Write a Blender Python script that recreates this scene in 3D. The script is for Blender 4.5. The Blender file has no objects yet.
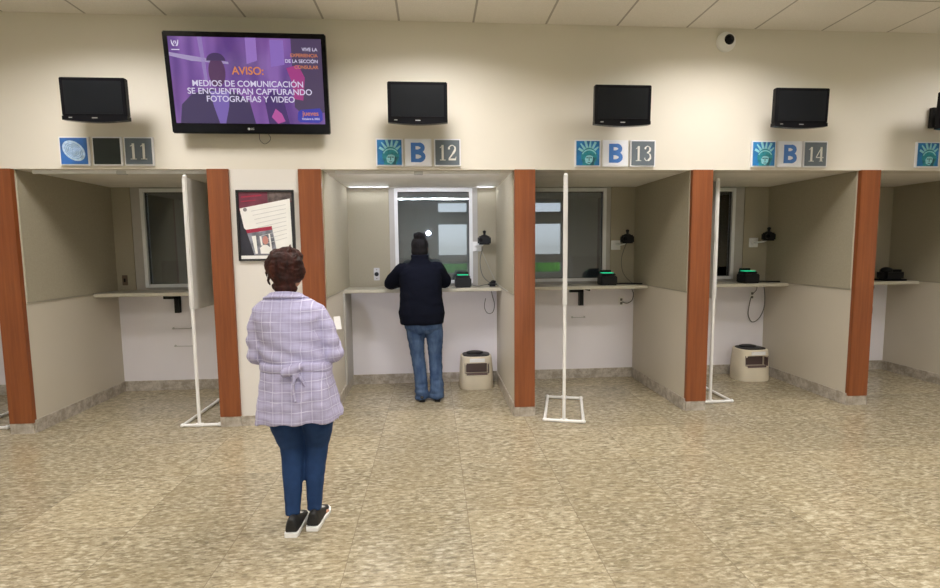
import bpy, bmesh, math, random
from mathutils import Vector, Matrix, noise
PI = math.pi
random.seed(7)
S = bpy.context.scene
C = S.collection

# ---------------------------------------------------------------- camera
CAM = Vector((0, -4.4466, 1.55))
_pi, _ya, _ro = -.09209, .07367, -.00973
fw = Vector((math.sin(_ya)*math.cos(_pi), math.cos(_ya)*math.cos(_pi), math.sin(_pi)))
r0 = Vector((math.cos(_ya), -math.sin(_ya), 0)); u0 = r0.cross(fw)
rr = math.cos(_ro)*r0 + math.sin(_ro)*u0; uu = -math.sin(_ro)*r0 + math.cos(_ro)*u0
cd = bpy.data.cameras.new('camera'); cd.sensor_width = 36; cd.lens = 499.8/940*36; cd.clip_start = .05
co = bpy.data.objects.new('camera', cd); C.objects.link(co)
M = Matrix((rr, uu, -fw)).transposed().to_4x4(); M.translation = CAM
co.matrix_world = M
S.camera = co
# ---------------------------------------------------------------- world, exposure, hall lights
S.view_settings.view_transform = 'Standard'; S.view_settings.look = 'None'
S.view_settings.gamma = 1; S.view_settings.use_curve_mapping = False
S.view_settings.exposure = -.36
W = bpy.data.worlds.new('world'); S.world = W; W.use_nodes = True
wn = W.node_tree.nodes; wl = W.node_tree.links
sky = wn.new('ShaderNodeTexSky'); sky.sky_type = 'HOSEK_WILKIE'; sky.sun_direction = Vector((.3, .6, .6)).normalized(); sky.turbidity = 4
wn['Background'].inputs[1].default_value = 20
hsv = wn.new('ShaderNodeHueSaturation'); hsv.inputs['Saturation'].default_value = .35
wl.new(sky.outputs[0], hsv.inputs['Color']); wl.new(hsv.outputs[0], wn['Background'].inputs[0])
HALL_W = {-1.05: 46.0, -3.55: 46.0, -6.2: 40.0}      # watts of each hall ceiling light
BOOTH_W = 1.5      # base watts of the added strip lights in the lit booth
LIGHT_SPOTS = [(x, y) for y in (-1.05, -3.55, -6.2) for x in (-5.05, -2.53, -.01, 2.51, 5.03)]

# ---------------------------------------------------------------- helpers
def mat(name, col, rough=.6, metal=0, spec=.5, emit=None, estr=0, bump=None, var=None, alpha=None):
    m = bpy.data.materials.new(name); m.use_nodes = True
    n = m.node_tree.nodes; l = m.node_tree.links; b = n['Principled BSDF']
    b.inputs['Base Color'].default_value = (*col, 1); b.inputs['Roughness'].default_value = rough
    b.inputs['Metallic'].default_value = metal; b.inputs['Specular IOR Level'].default_value = spec
    if emit: b.inputs['Emission Color'].default_value = (*emit, 1); b.inputs['Emission Strength'].default_value = estr
    tc = n.new('ShaderNodeTexCoord')
    if var is None: var = (6, .05)
    nz = n.new('ShaderNodeTexNoise'); nz.inputs['Scale'].default_value = var[0]; nz.inputs['Detail'].default_value = 4
    l.new(tc.outputs['Object'], nz.inputs['Vector'])
    rp = n.new('ShaderNodeMapRange'); rp.inputs[1].default_value = .3; rp.inputs[2].default_value = .7
    rp.inputs[3].default_value = 1-var[1]; rp.inputs[4].default_value = 1+var[1]
    l.new(nz.outputs[0], rp.inputs[0])
    mx = n.new('ShaderNodeVectorMath'); mx.operation = 'SCALE'; mx.inputs[0].default_value = col
    l.new(rp.outputs[0], mx.inputs['Scale']); l.new(mx.outputs[0], b.inputs['Base Color'])
    if bump:
        n2 = n.new('ShaderNodeTexNoise'); n2.inputs['Scale'].default_value = bump[0]; n2.inputs['Detail'].default_value = 3
        l.new(tc.outputs['Object'], n2.inputs['Vector'])
        bp = n.new('ShaderNodeBump'); bp.inputs['Strength'].default_value = bump[1]; bp.inputs['Distance'].default_value = .01
        l.new(n2.outputs[0], bp.inputs['Height']); l.new(bp.outputs[0], b.inputs['Normal'])
    return m

def nodes_of(m): return m.node_tree.nodes, m.node_tree.links, m.node_tree.nodes['Principled BSDF']

def mathn(n, l, op, a, b=None, c=None):
    x = n.new('ShaderNodeMath'); x.operation = op
    for i, v in enumerate((a, b, c)):
        if v is None: continue
        if isinstance(v, (int, float)): x.inputs[i].default_value = v
        else: l.new(v, x.inputs[i])
    return x.outputs[0]

def mixc(n, l, f, a, b):
    x = n.new('ShaderNodeMix'); x.data_type = 'RGBA'
    if isinstance(f, (int, float)): x.inputs[0].default_value = f
    else: l.new(f, x.inputs[0])
    for i, v in ((6, a), (7, b)):
        if isinstance(v, tuple): x.inputs[i].default_value = (*v, 1)
        else: l.new(v, x.inputs[i])
    return x.outputs[2]

def noisen(n, l, vec, scale, detail=4, rough=.5, sc=None, rot=None):
    if sc or rot:
        mp = n.new('ShaderNodeMapping')
        if sc: mp.inputs['Scale'].default_value = sc
        if rot: mp.inputs['Rotation'].default_value = rot
        l.new(vec, mp.inputs['Vector']); vec = mp.outputs[0]
    z = n.new('ShaderNodeTexNoise'); z.inputs['Scale'].default_value = scale
    z.inputs['Detail'].default_value = detail; z.inputs['Roughness'].default_value = rough
    l.new(vec, z.inputs['Vector']); return z.outputs[0]

def rng(n, l, v, a, b, c=0, d=1):
    x = n.new('ShaderNodeMapRange'); l.new(v, x.inputs[0])
    for i, q in enumerate((a, b, c, d)): x.inputs[i+1].default_value = q
    return x.outputs[0]

def grid_line(n, l, comp, spacing, offset, half):
    """1 on lines at offset + k*spacing (half-width half)"""
    a = mathn(n, l, 'ADD', comp, -offset + spacing*1000 + spacing/2)
    a = mathn(n, l, 'MODULO', a, spacing)
    a = mathn(n, l, 'ABSOLUTE', mathn(n, l, 'SUBTRACT', a, spacing/2))
    return mathn(n, l, 'LESS_THAN', a, half)

class MB:
    def __init__(s): s.bm = bmesh.new()
    def box(s, x0, x1, y0, y1, z0, z1, bev=0, rot=None, at=None):
        t = bmesh.new(); bmesh.ops.create_cube(t, size=1)
        for v in t.verts: v.co = Vector((x0+(v.co.x+.5)*(x1-x0), y0+(v.co.y+.5)*(y1-y0), z0+(v.co.z+.5)*(z1-z0)))
        if bev: bmesh.ops.bevel(t, geom=list(t.edges), offset=bev, segments=2, affect='EDGES')
        if rot is not None:
            c = Vector(at or (0, 0, 0))
            for v in t.verts: v.co = rot @ (v.co-c) + c
        s.join(t); return s
    def join(s, t):
        me = bpy.data.meshes.new('tmp'); t.to_mesh(me); t.free(); s.bm.from_mesh(me); bpy.data.meshes.remove(me)
    def rings(s, rings, cap=True, closed=True):
        t = bmesh.new(); R = []
        for rg in rings: R.append([t.verts.new(p) for p in rg])
        k = len(R[0])
        for a, b in zip(R, R[1:]):
            for i in range(k if closed else k-1):
                t.faces.new((a[i], a[(i+1) % k], b[(i+1) % k], b[i]))
        if cap: t.faces.new(R[0][::-1]); t.faces.new(R[-1])
        bmesh.ops.recalc_face_normals(t, faces=t.faces); s.join(t); return s
    def tube(s, pts, r, n=10):
        pts = [Vector(p) for p in pts]; rs = r if isinstance(r, (list, tuple)) else [r]*len(pts)
        out = []; up = None
        for i, p in enumerate(pts):
            d = (pts[min(i+1, len(pts)-1)] - pts[max(i-1, 0)]).normalized()
            if up is None: up = Vector((0, 0, 1)) if abs(d.z) < .9 else Vector((1, 0, 0))
            a = d.cross(up).normalized(); b = a.cross(d).normalized(); up = b
            q = rs[i]; rx, ry = q if isinstance(q, tuple) else (q, q)
            out.append([p + a*math.cos(2*PI*j/n)*rx + b*math.sin(2*PI*j/n)*ry for j in range(n)])
        return s.rings(out)
    def cyl(s, p0, p1, r, r2=None, n=20): return s.tube([p0, p1], [r, r if r2 is None else r2], n)
    def ell(s, c, r, rot=None, seg=20):
        t = bmesh.new(); bmesh.ops.create_uvsphere(t, u_segments=seg, v_segments=seg//2+2, radius=1)
        for v in t.verts:
            p = Vector((v.co.x*r[0], v.co.y*r[1], v.co.z*r[2]))
            if rot is not None: p = rot @ p
            v.co = p + Vector(c)
        s.join(t); return s
    def prism(s, pts, y0, y1):      # outline in x,z, extruded along y
        t = bmesh.new(); A = [t.verts.new((x, y0, z)) for x, z in pts]; B = [t.verts.new((x, y1, z)) for x, z in pts]
        k = len(pts); t.faces.new(A); t.faces.new(B[::-1])
        for i in range(k): t.faces.new((A[i], B[i], B[(i+1) % k], A[(i+1) % k]))
        bmesh.ops.recalc_face_normals(t, faces=t.faces); s.join(t); return s
    def stroke(s, pts, w, y0, y1):  # pts in x,z, w list of widths
        P = [Vector((x, 0, z)) for x, z in pts]; L = []; R = []
        for i, p in enumerate(P):
            d = (P[min(i+1, len(P)-1)]-P[max(i-1, 0)]).normalized(); nrm = Vector((-d.z, 0, d.x))
            L.append(p+nrm*w[i]/2); R.append(p-nrm*w[i]/2)
        for i in range(len(P)-1):
            s.prism([(L[i].x, L[i].z), (L[i+1].x, L[i+1].z), (R[i+1].x, R[i+1].z), (R[i].x, R[i].z)], y0, y1)
        return s
    def build(s, name, m, parent=None, smooth=False, kind=None):
        me = bpy.data.meshes.new(name); s.bm.to_mesh(me); s.bm.free()
        me.materials.append(m)
        if smooth:
            for p in me.polygons: p.use_smooth = True
            try: me.set_sharp_from_angle(angle=math.radians(40))
            except Exception: pass
        o = bpy.data.objects.new(name, me); C.objects.link(o)
        if parent: o.parent = parent
        if kind: o['kind'] = kind
        return o

def tag(o, label, cat, group=None):
    o['label'] = label; o['category'] = cat
    if group: o['group'] = group
    return o
def thing(name, label, cat, loc=(0, 0, 0), rotz=0, group=None):
    o = bpy.data.objects.new(name, None); o.empty_display_size = .1; C.objects.link(o)
    o.location = loc; o.rotation_euler = (0, 0, rotz); return tag(o, label, cat, group)
def dup(o, parent=None):
    c = o.copy(); C.objects.link(c); c.parent = parent
    for ch in list(o.children): dup(ch, c)
    return c
def dup_at(o, loc, label, group=None, rot=None):
    c = dup(o); c.location = loc; c['label'] = label
    if rot is not None: c.rotation_euler = rot
    if group: c['group'] = group
    return c
def text(body, size, x, y, z, m, parent, name='lettering', bold=0, ext=.0006, align='CENTER', sx=1):
    cu = bpy.data.curves.new('t', 'FONT'); cu.body = body; cu.size = size; cu.extrude = ext; cu.offset = bold
    cu.align_x = align; cu.align_y = 'CENTER'
    o = bpy.data.objects.new('t', cu); C.objects.link(o)
    dg = bpy.context.evaluated_depsgraph_get()
    me = bpy.data.meshes.new_from_object(o.evaluated_get(dg))
    bpy.data.objects.remove(o); bpy.data.curves.remove(cu)
    me.transform(Matrix.Translation((x, y, z)) @ Matrix.Rotation(PI/2, 4, 'X') @ Matrix.Diagonal((sx, 1, 1, 1)))
    me.materials.clear(); me.materials.append(m)
    q = bpy.data.objects.new(name, me); C.objects.link(q); q.parent = parent
    return q
def evaluated(o):
    dg = bpy.context.evaluated_depsgraph_get(); dg.update()
    me = bpy.data.meshes.new_from_object(o.evaluated_get(dg)); return me
def blob(name, mb, m, parent, voxel=.008, smooth=5, disp=None):
    o = mb.build(name, m); md = o.modifiers.new('r', 'REMESH'); md.mode = 'VOXEL'; md.voxel_size = voxel
    sm = o.modifiers.new('s', 'SMOOTH'); sm.iterations = smooth; sm.factor = .5
    me = evaluated(o); old = o.data; o.modifiers.clear(); o.data = me; bpy.data.meshes.remove(old)
    me.materials.clear(); me.materials.append(m); me.name = name
    for p in me.polygons: p.use_smooth = True
    if disp:
        ns = [v.normal.copy() for v in me.vertices]
        for v, nn in zip(me.vertices, ns): v.co += nn * disp(v.co, nn)
    o.parent = parent; return o
def sellipse(c, rx, ry, n=28, e=2.0, dx=None):
    out = []
    for i in range(n):
        a = 2*PI*i/n; ca, sa = math.cos(a), math.sin(a)
        out.append(Vector((c[0]+rx*math.copysign(abs(ca)**(2/e), ca), c[1]+ry*math.copysign(abs(sa)**(2/e), sa), c[2])))
    return out
def catmull(pts, k=8):
    P = [Vector(p) for p in pts]; out = []
    for i in range(len(P)-1):
        a, b, c, d = P[max(i-1, 0)], P[i], P[i+1], P[min(i+2, len(P)-1)]
        for j in range(k):
            t = j/k
            out.append(.5*((2*b)+(c-a)*t+(2*a-5*b+4*c-d)*t*t+(3*b-a-3*c+d)*t**3))
    out.append(P[-1]); return out

# ---------------------------------------------------------------- materials
m_wall = mat('cream_wall_paint', (.72, .68, .61), .55, bump=(220, .05), var=(1.2, .02))
m_pier = mat('white_wall_paint', (.74, .71, .68), .5, bump=(220, .05), var=(1.2, .02))
m_fabric = mat('beige_fabric_panel', (.385, .35, .268), .95, spec=.1, bump=(500, .25), var=(90, .05))
m_lam = mat('beige_laminate', (.58, .53, .44), .4, var=(2, .02))
m_white_lam = mat('white_laminate', (.82, .79, .835), .35, var=(2, .015))
m_grey_strip = mat('grey_painted_strip', (.45, .43, .40), .5)
m_trim = mat('seam_trim', (.30, .28, .22), .5)
m_alu = mat('white_window_aluminium', (.76, .77, .78), .35, spec=.5)
m_dark_alu = mat('window_gasket', (.06, .06, .06), .5)
m_boothceil = mat('booth_ceiling_paint', (.84, .81, .76), .6)
m_counter = mat('beige_stone_counter', (.50, .47, .38), .3, var=(60, .07))
m_black = mat('black_plastic', (.008, .008, .009), .4, spec=.25)
m_blackgloss = mat('glossy_black_plastic', (.006, .006, .008), .2, spec=.15)
m_scr_off = mat('switched_off_screen', (.008, .009, .011), .3, spec=.12)
m_pvc = mat('white_pvc_pipe', (.82, .81, .80), .35)
m_sheet = mat('white_divider_sheet', (.70, .69, .68), .4, bump=(9, .15))
m_binbody = mat('beige_bin_plastic', (.70, .63, .50), .45)
m_bindark = mat('brown_bin_tray', (.14, .095, .09), .4)
m_white = mat('white_plastic', (.8, .8, .8), .4)
m_steel = mat('brushed_steel', (.5, .5, .5), .35, metal=.8)
m_cable = mat('grey_cable', (.12, .12, .12), .5)
m_cable_beige = mat('beige_cable', (.40, .38, .32), .5)
m_green = mat('green_glowing_glass', (.02, .3, .15), .1, emit=(.02, .8, .35), estr=1.2)
m_frame = mat('black_frame', (.015, .015, .018), .4)
m_teller = mat('teller_room_paint', (.42, .43, .44), .8)
m_emit = mat('lamp_diffuser', (.9, .9, .9), .5, emit=(1, .93, .8), estr=6)

# wood
m_wood = mat('reddish_wood_veneer', (.3, .1, .03), .38)
n, l, b = nodes_of(m_wood); tc = n.new('ShaderNodeTexCoord').outputs['Object']
g1 = noisen(n, l, tc, 30, 5, .6, sc=(1, 1, .05)); g2 = noisen(n, l, tc, 5, 2, .5, sc=(1, 1, .25))
c1 = mixc(n, l, rng(n, l, g1, .3, .7), (.185, .050, .015), (.29, .088, .026))
c2 = mixc(n, l, rng(n, l, g2, .35, .7, 0, .45), c1, (.215, .058, .017)); l.new(c2, b.inputs['Base Color'])
# marble
m_marble = mat('grey_beige_marble', (.45, .41, .36), .3)
n, l, b = nodes_of(m_marble); tc = n.new('ShaderNodeTexCoord').outputs['Object']
g1 = noisen(n, l, tc, 14, 8, .65); g2 = noisen(n, l, tc, 60, 4, .6)
c1 = mixc(n, l, rng(n, l, g1, .4, .62), (.33, .29, .235), (.56, .51, .45)); c2 = mixc(n, l, rng(n, l, g2, .52, .7, 0, .5), c1, (.26, .22, .18)); l.new(c2, b.inputs['Base Color'])
# floor granite
m_floor = mat('polished_granite_floor', (.5, .42, .28), .2)
n, l, b = nodes_of(m_floor); tc = n.new('ShaderNodeTexCoord').outputs['Object']
sep = n.new('ShaderNodeSeparateXYZ'); l.new(tc, sep.inputs[0])
TS = .63
cx_ = mathn(n, l, 'FLOOR', mathn(n, l, 'DIVIDE', mathn(n, l, 'ADD', sep.outputs[0], -.18+63), TS))
cy_ = mathn(n, l, 'FLOOR', mathn(n, l, 'DIVIDE', mathn(n, l, 'ADD', sep.outputs[1], 2.25+63), TS))
cmb = n.new('ShaderNodeCombineXYZ'); l.new(cx_, cmb.inputs[0]); l.new(cy_, cmb.inputs[1])
wnz = n.new('ShaderNodeTexWhiteNoise'); l.new(cmb.outputs[0], wnz.inputs['Vector'])
off = n.new('ShaderNodeVectorMath'); off.operation = 'MULTIPLY_ADD'; l.new(wnz.outputs['Color'], off.inputs[0]); off.inputs[1].default_value = (7, 7, 7); l.new(tc, off.inputs[2])
tv_ = off.outputs[0]
big = noisen(n, l, tv_, 2.2, 3, .5); mid = noisen(n, l, tv_, 26, 7, .72, sc=(.65, 1.4, 1), rot=(0, 0, .22))
fine = noisen(n, l, tv_, 40, 3, .6, sc=(.55, 1.5, 1), rot=(0, 0, -.12))
c1 = mixc(n, l, rng(n, l, mid, .36, .64), (.255, .212, .133), (.43, .375, .265))
c1 = mixc(n, l, rng(n, l, fine, .55, .64, 0, .62), c1, (.135, .11, .075))
c1 = mixc(n, l, rng(n, l, fine, .45, .37, 0, .6), c1, (.64, .575, .44))
c1 = mixc(n, l, rng(n, l, big, .4, .7, 0, .3), c1, (.36, .29, .17))
val = mathn(n, l, 'MULTIPLY_ADD', wnz.outputs['Value'], .20, .87)
sc_ = n.new('ShaderNodeVectorMath'); sc_.operation = 'SCALE'; l.new(c1, sc_.inputs[0]); l.new(val, sc_.inputs['Scale'])
jl = mathn(n, l, 'MAXIMUM', grid_line(n, l, sep.outputs[0], TS, .18, .0022), grid_line(n, l, sep.outputs[1], TS, -2.25, .0022))
c3 = mixc(n, l, mathn(n, l, 'MULTIPLY', jl, .55), sc_.outputs[0], (.16, .13, .09)); l.new(c3, b.inputs['Base Color'])
b.inputs['Roughness'].default_value = .24
rn = rng(n, l, mid, .3, .7, .15, .27); l.new(rn, b.inputs['Roughness'])
# ceiling tiles
m_ceil = mat('mineral_ceiling_tile', (.62, .58, .52), .85)
n, l, b = nodes_of(m_ceil); tc = n.new('ShaderNodeTexCoord').outputs['Object']
sep = n.new('ShaderNodeSeparateXYZ'); l.new(tc, sep.inputs[0])
gx = grid_line(n, l, sep.outputs[0], .6294, .3785, .009); gy = grid_line(n, l, sep.outputs[1], .6294, -.56, .007)
g = mathn(n, l, 'MAXIMUM', gx, gy); sp = noisen(n, l, tc, 160, 3, .6)
c1 = mixc(n, l, rng(n, l, sp, .35, .65), (.76, .735, .69), (.84, .81, .77))
l.new(mixc(n, l, g, c1, (.42, .40, .37)), b.inputs['Base Color'])
# glass: transparent with a mirror-like fresnel coat
m_glass = bpy.data.materials.new('window_glass'); m_glass.use_nodes = True
n = m_glass.node_tree.nodes; l = m_glass.node_tree.links; n.remove(n['Principled BSDF'])
tr = n.new('ShaderNodeBsdfTransparent'); tr.inputs[0].default_value = (.66, .70, .70, 1)
gl = n.new('ShaderNodeBsdfGlossy'); gl.inputs['Roughness'].default_value = .01; gl.inputs[0].default_value = (.95, .97, 1, 1)
fr = n.new('ShaderNodeFresnel'); fr.inputs[0].default_value = 2.0
mxs = n.new('ShaderNodeMixShader'); l.new(fr.outputs[0], mxs.inputs[0]); l.new(tr.outputs[0], mxs.inputs[1]); l.new(gl.outputs[0], mxs.inputs[2])
l.new(mxs.outputs[0], n['Material Output'].inputs[0])
# jacket plaid
m_plaid = mat('lavender_plaid_cloth', (.45, .40, .55), .9, spec=.15)
n, l, b = nodes_of(m_plaid); tco = n.new('ShaderNodeTexCoord').outputs['Object']
wv = n.new('ShaderNodeTexNoise'); wv.inputs['Scale'].default_value = 7; l.new(tco, wv.inputs['Vector'])
wm = n.new('ShaderNodeVectorMath'); wm.operation = 'MULTIPLY_ADD'; l.new(wv.outputs['Color'], wm.inputs[0]); wm.inputs[1].default_value = (.014, .014, .014); l.new(tco, wm.inputs[2])
sep = n.new('ShaderNodeSeparateXYZ'); l.new(wm.outputs[0], sep.inputs[0])
geo = n.new('ShaderNodeTexCoord'); sn = n.new('ShaderNodeSeparateXYZ'); l.new(geo.outputs['Normal'], sn.inputs[0])
side = mathn(n, l, 'GREATER_THAN', mathn(n, l, 'ABSOLUTE', sn.outputs[0]), .80)
def hv(sp_, hw):
    gX = grid_line(n, l, sep.outputs[0], sp_, .0, hw); gY = grid_line(n, l, sep.outputs[1], sp_, .0, hw); gZ = grid_line(n, l, sep.outputs[2], sp_*1.06, .012, hw)
    v = mathn(n, l, 'ADD', mathn(n, l, 'MULTIPLY', gX, mathn(n, l, 'SUBTRACT', 1, side)), mathn(n, l, 'MULTIPLY', gY, side))
    return v, gZ
v1, z1 = hv(.050, .0017); v2, z2 = hv(.0501, .013); v3, z3 = hv(.0083, .0014)
c1 = mixc(n, l, mathn(n, l, 'MULTIPLY', mathn(n, l, 'ADD', v2, z2), .30), (.44, .42, .60), (.32, .30, .46))
c1 = mixc(n, l, mathn(n, l, 'MULTIPLY', mathn(n, l, 'ADD', v3, z3), .22), c1, (.33, .29, .42))
c1 = mixc(n, l, mathn(n, l, 'MULTIPLY', mathn(n, l, 'MAXIMUM', v1, z1), rng(n, l, wv.outputs[0], .35, .65, .22, .55)), c1, (.86, .85, .95)); l.new(c1, b.inputs['Base Color'])
m_tights = mat('dark_blue_stretch_denim', (.016, .042, .12), .8, spec=.2, bump=(300, .1), var=(20, .12))
m_jeans = mat('faded_blue_denim', (.055, .11, .22), .85, spec=.15, bump=(300, .2))
n, l, b = nodes_of(m_jeans); tc = n.new('ShaderNodeTexCoord').outputs['Object']
g1 = noisen(n, l, tc, 9, 5, .6, sc=(1.6, 1.6, .7)); l.new(mixc(n, l, rng(n, l, g1, .35, .68), (.028, .055, .125), (.085, .135, .235)), b.inputs['Base Color'])
m_navy = mat('navy_black_cloth', (.004, .005, .011), .95, spec=.1, bump=(120, .25))
m_skin = mat('skin', (.50, .27, .18), .5, var=(12, .06)); m_skin2 = mat('tan_skin', (.34, .17, .10), .5, var=(12, .06))
def hairmat(nm, ca, cb, rough=.5):
    m = mat(nm, ca, rough, spec=.2); n, l, b = nodes_of(m); tc = n.new('ShaderNodeTexCoord').outputs['Object']
    g1 = noisen(n, l, tc, 34, 6, .6, sc=(1, .5, .28), rot=(0, .5, 0)); l.new(mixc(n, l, rng(n, l, g1, .38, .66), ca, cb), b.inputs['Base Color'])
    bp = n.new('ShaderNodeBump'); bp.inputs['Strength'].default_value = .6; bp.inputs['Distance'].default_value = .01
    l.new(g1, bp.inputs['Height']); l.new(bp.outputs[0], b.inputs['Normal']); return m
m_hair = hairmat('dark_auburn_hair', (.012, .004, .003), (.055, .014, .009)); m_hairb = hairmat('black_hair', (.004, .003, .004), (.008, .007, .008), .75)
m_shoe = mat('black_shoe_leather', (.012, .012, .013), .5); m_sole = mat('white_rubber_sole', (.85, .85, .84), .5)
m_eye = mat('eye_white', (.8, .8, .8), .2); m_iris = mat('dark_iris', (.03, .02, .01), .2)
m_paper = mat('white_paper', (.86, .86, .85), .7)

# ---------------------------------------------------------------- setting
ZH, ZC, D = 2.232, 3.466, 1.27
XL, XR, YB = -7.2, 7.2, -9.0
MB().box(XL-.3, XR+.3, YB-.3, 5, -.1, 0).build('floor', m_floor, kind='structure')
MB().box(XL-.1, XR+.1, YB-.2, .2, ZC, ZC+.1).build('ceiling', m_ceil, kind='structure')
MB().box(XL, XR, 0, .19, ZH, ZC).build('wall_front', m_wall, kind='structure')
MB().box(-1.711, -1.131, 0, D+.08, 0, ZH).build('wall_pier', m_pier, kind='structure')
MB().box(XL-.15, XL, YB, 5, 0, ZC).build('wall_left', m_wall, kind='structure')
MB().box(XR, XR+.15, YB, 5, 0, ZC).build('wall_right', m_wall, kind='structure')
# far wall of the hall with tall windows, seen only as reflections in the counter glass
HW = [(-6.2, -5.1), (-3.1, -2.1), (.15, 1.15), (2.95, 4.2), (5.6, 6.8)]
w = MB(); xs = XL
for a, b_ in HW: w.box(xs, a, YB-.15, YB, 0, ZC); xs = b_
w.box(xs, XR, YB-.15, YB, 0, ZC)
for a, b_ in HW: w.box(a, b_, YB-.15, YB, 0, .70).box(a, b_, YB-.15, YB, 1.10, 1.28).box(a, b_, YB-.15, YB, 2.35, 2.64).box(a, b_, YB-.15, YB, 3.02, ZC)
w.build('wall_rear', m_wall, kind='structure')
for i, (a, b_) in enumerate(HW):
    f = MB()
    for z0_, z1_ in ((.70, 1.10), (1.28, 2.35), (2.64, 3.02)): f.box(a, a+.05, YB-.12, YB-.03, z0_, z1_).box(b_-.05, b_, YB-.12, YB-.03, z0_, z1_)
    for z in (.70, 1.05, 1.28, 2.30, 2.64, 2.97): f.box(a, b_, YB-.12, YB-.03, z, z+.05)
    f.build('window_%d' % (i+6), m_alu, kind='structure')
m_grass = mat('green_lawn', (.22, .55, .07), .9, var=(3, .3))
MB().box(-30, 30, -40, YB-.3, -.35, -.15).build('ground_lawn', m_grass, kind='structure')
hd = MB()
for i in range(60):
    hd.ell((-15+i*.5+random.uniform(-.1, .1), -13+random.uniform(-.2, .2), .5), (.45, .5, .65+random.uniform(-.1, .1)), seg=10)
tag(hd.build('hedge', m_grass), 'low green hedge outside the hall windows, seen mirrored in the glass', 'hedge')

# booth partitions
PW = [(-5.36, -5.175), (-3.62, -3.433), (-1.881, -1.711), (-1.131, -.943), (.731, .912), (2.356, 2.544), (3.977, 4.164), (5.551, 5.736)]
for i, (a, b_) in enumerate(PW):
    w = MB()
    if i in (2,): w.box(a, b_, .02, D, 0, ZH)
    else: w.box(a, b_, .02, D, 0, ZH)
    o = w.build('wall_partition_%d' % (i+1), m_lam, kind='structure')
    for side in ((0, 1) if i not in (2, 3) else ((0,) if i == 2 else (1,))):
        x0, x1 = (a-.006, a) if side == 0 else (b_, b_+.006)
        MB().box(x0, x1, .035, D, 1.128, ZH).build('fabric_panel', m_fabric, o)
        MB().box(x0-.001, x1+.001, .03, D, 1.116, 1.128).build('seam_trim', m_trim, o)
    bb = MB()
    if i != 3: bb.box(a-.012, a, .0, D, 0, .112)
    if i != 2: bb.box(b_, b_+.012, .0, D, 0, .112)
    bb.build('baseboard_partition_%d' % (i+1), m_marble, kind='structure')
    nm = ['fifth booth edge beyond the left frame', 'far left of the photo beside the sign numbered 11', 'left of the framed notice', 'right of the framed notice', 'between the lit booth and the booth numbered 13', 'between the booths numbered 13 and 14', 'right of the booth numbered 14', 'beyond the right edge of the photo'][i]
    t = thing('wooden_pillar', 'reddish wood pillar facing the partition end, ' + nm, 'pillar', ((a+b_)/2, 0, 0), 0, 'wooden pillars at the booth partitions')
    h = (b_-a)/2
    MB().box(-h-.002, h+.002, -.022, .02, .09, ZH, bev=.002).build('wood_cladding', m_wood, t)
    MB().box(-h-.001, h+.001, -.018, .02, 0, .09).build('marble_plinth', m_marble, t)
MB().box(-1.711, -1.131, -.012, 0, 0, .09).build('baseboard_pier', m_marble, kind='structure')
# booths: x ranges
BO = [(-5.175, -3.62), (-3.433, -1.881), (-.943, .731), (.912, 2.356), (2.544, 3.977), (4.164, 5.551)]
WIN = [(-4.9, -4.02), (-3.13, -2.255), (-.419, .457), (1.13, 2.008), (2.684, 3.560), (4.29, 5.165)]
w = MB(); WZ0, WZ1 = 1.15, 2.218; xs = XL
for a, b_ in WIN: w.box(xs, a, D, D+.08, 0, ZC); xs = b_
w.box(xs, XR, D, D+.08, 0, ZC)
for a, b_ in WIN: w.box(a, b_, D, D+.08, 0, WZ0).box(a, b_, D, D+.08, WZ1, ZC)
wb = w.build('wall_booth_back', m_grey_strip, kind='structure')
for i, (a, b_) in enumerate(BO):
    wa, wz = WIN[i]
    MB().box(a, b_, D-.006, D, 0, 1.10).build('white_laminate_panel', m_white_lam, wb)
    g = .108 if i in (1, 4) else .06
    MB().box(a, wa-g, D-.014, D, 1.10, ZH).build('fabric_panel', m_fabric, wb)
    MB().box(wz+(.12 if i == 4 else .058), b_, D-.014, D, 1.10, ZH).build('fabric_panel', m_fabric, wb)
    MB().box(a+.012, b_-.012, D-.018, D-.006, 0, .112).build('baseboard_booth_%d' % (i+1), m_marble, kind='structure')
    f = MB()
    f.box(wa, wa+.038, D-.03, D+.06, WZ0, WZ1, .003).box(wz-.038, wz, D-.03, D+.06, WZ0, WZ1, .003)
    f.box(wa+.038, wz-.038, D-.03, D+.06, WZ0, WZ0+.036, .003).box(wa+.038, wz-.038, D-.03, D+.06, WZ1-.038, WZ1, .003)
    wo = f.build('window_%d' % (i+1), m_alu, kind='structure')
    q = MB().box(wa+.038, wa+.044, D-.0, D+.03, WZ0+.036, WZ1-.038).box(wz-.044, wz-.038, D-.0, D+.03, WZ0+.036, WZ1-.038)
    q.box(wa+.038, wz-.038, D, D+.03, WZ0+.036, WZ0+.042).box(wa+.038, wz-.038, D, D+.03, WZ1-.044, WZ1-.038).build('gasket', m_dark_alu, wo)
    MB().box(wa+.04, wz-.04, D+.012, D+.018, WZ0+.038, WZ1-.04).build('glass_pane', m_glass, wo)
MB().box(XL, XR, .02, D+.08, ZH+.001, ZH+.06).build('ceiling_booths', m_boothceil, kind='structure')
# teller room behind the glass
w = MB().box(-6, 6.2, 4.3, 4.4, 0, 2.9).box(-6.1, -6, D+.08, 4.4, 0, 2.9).box(6.2, 6.3, D+.08, 4.4, 0, 2.9)
w.build('wall_teller_room', m_teller, kind='structure')
MB().box(-6.1, 6.3, D+.08, 4.4, 2.75, 2.85).build('ceiling_teller_room', m_teller, kind='structure')

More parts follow.
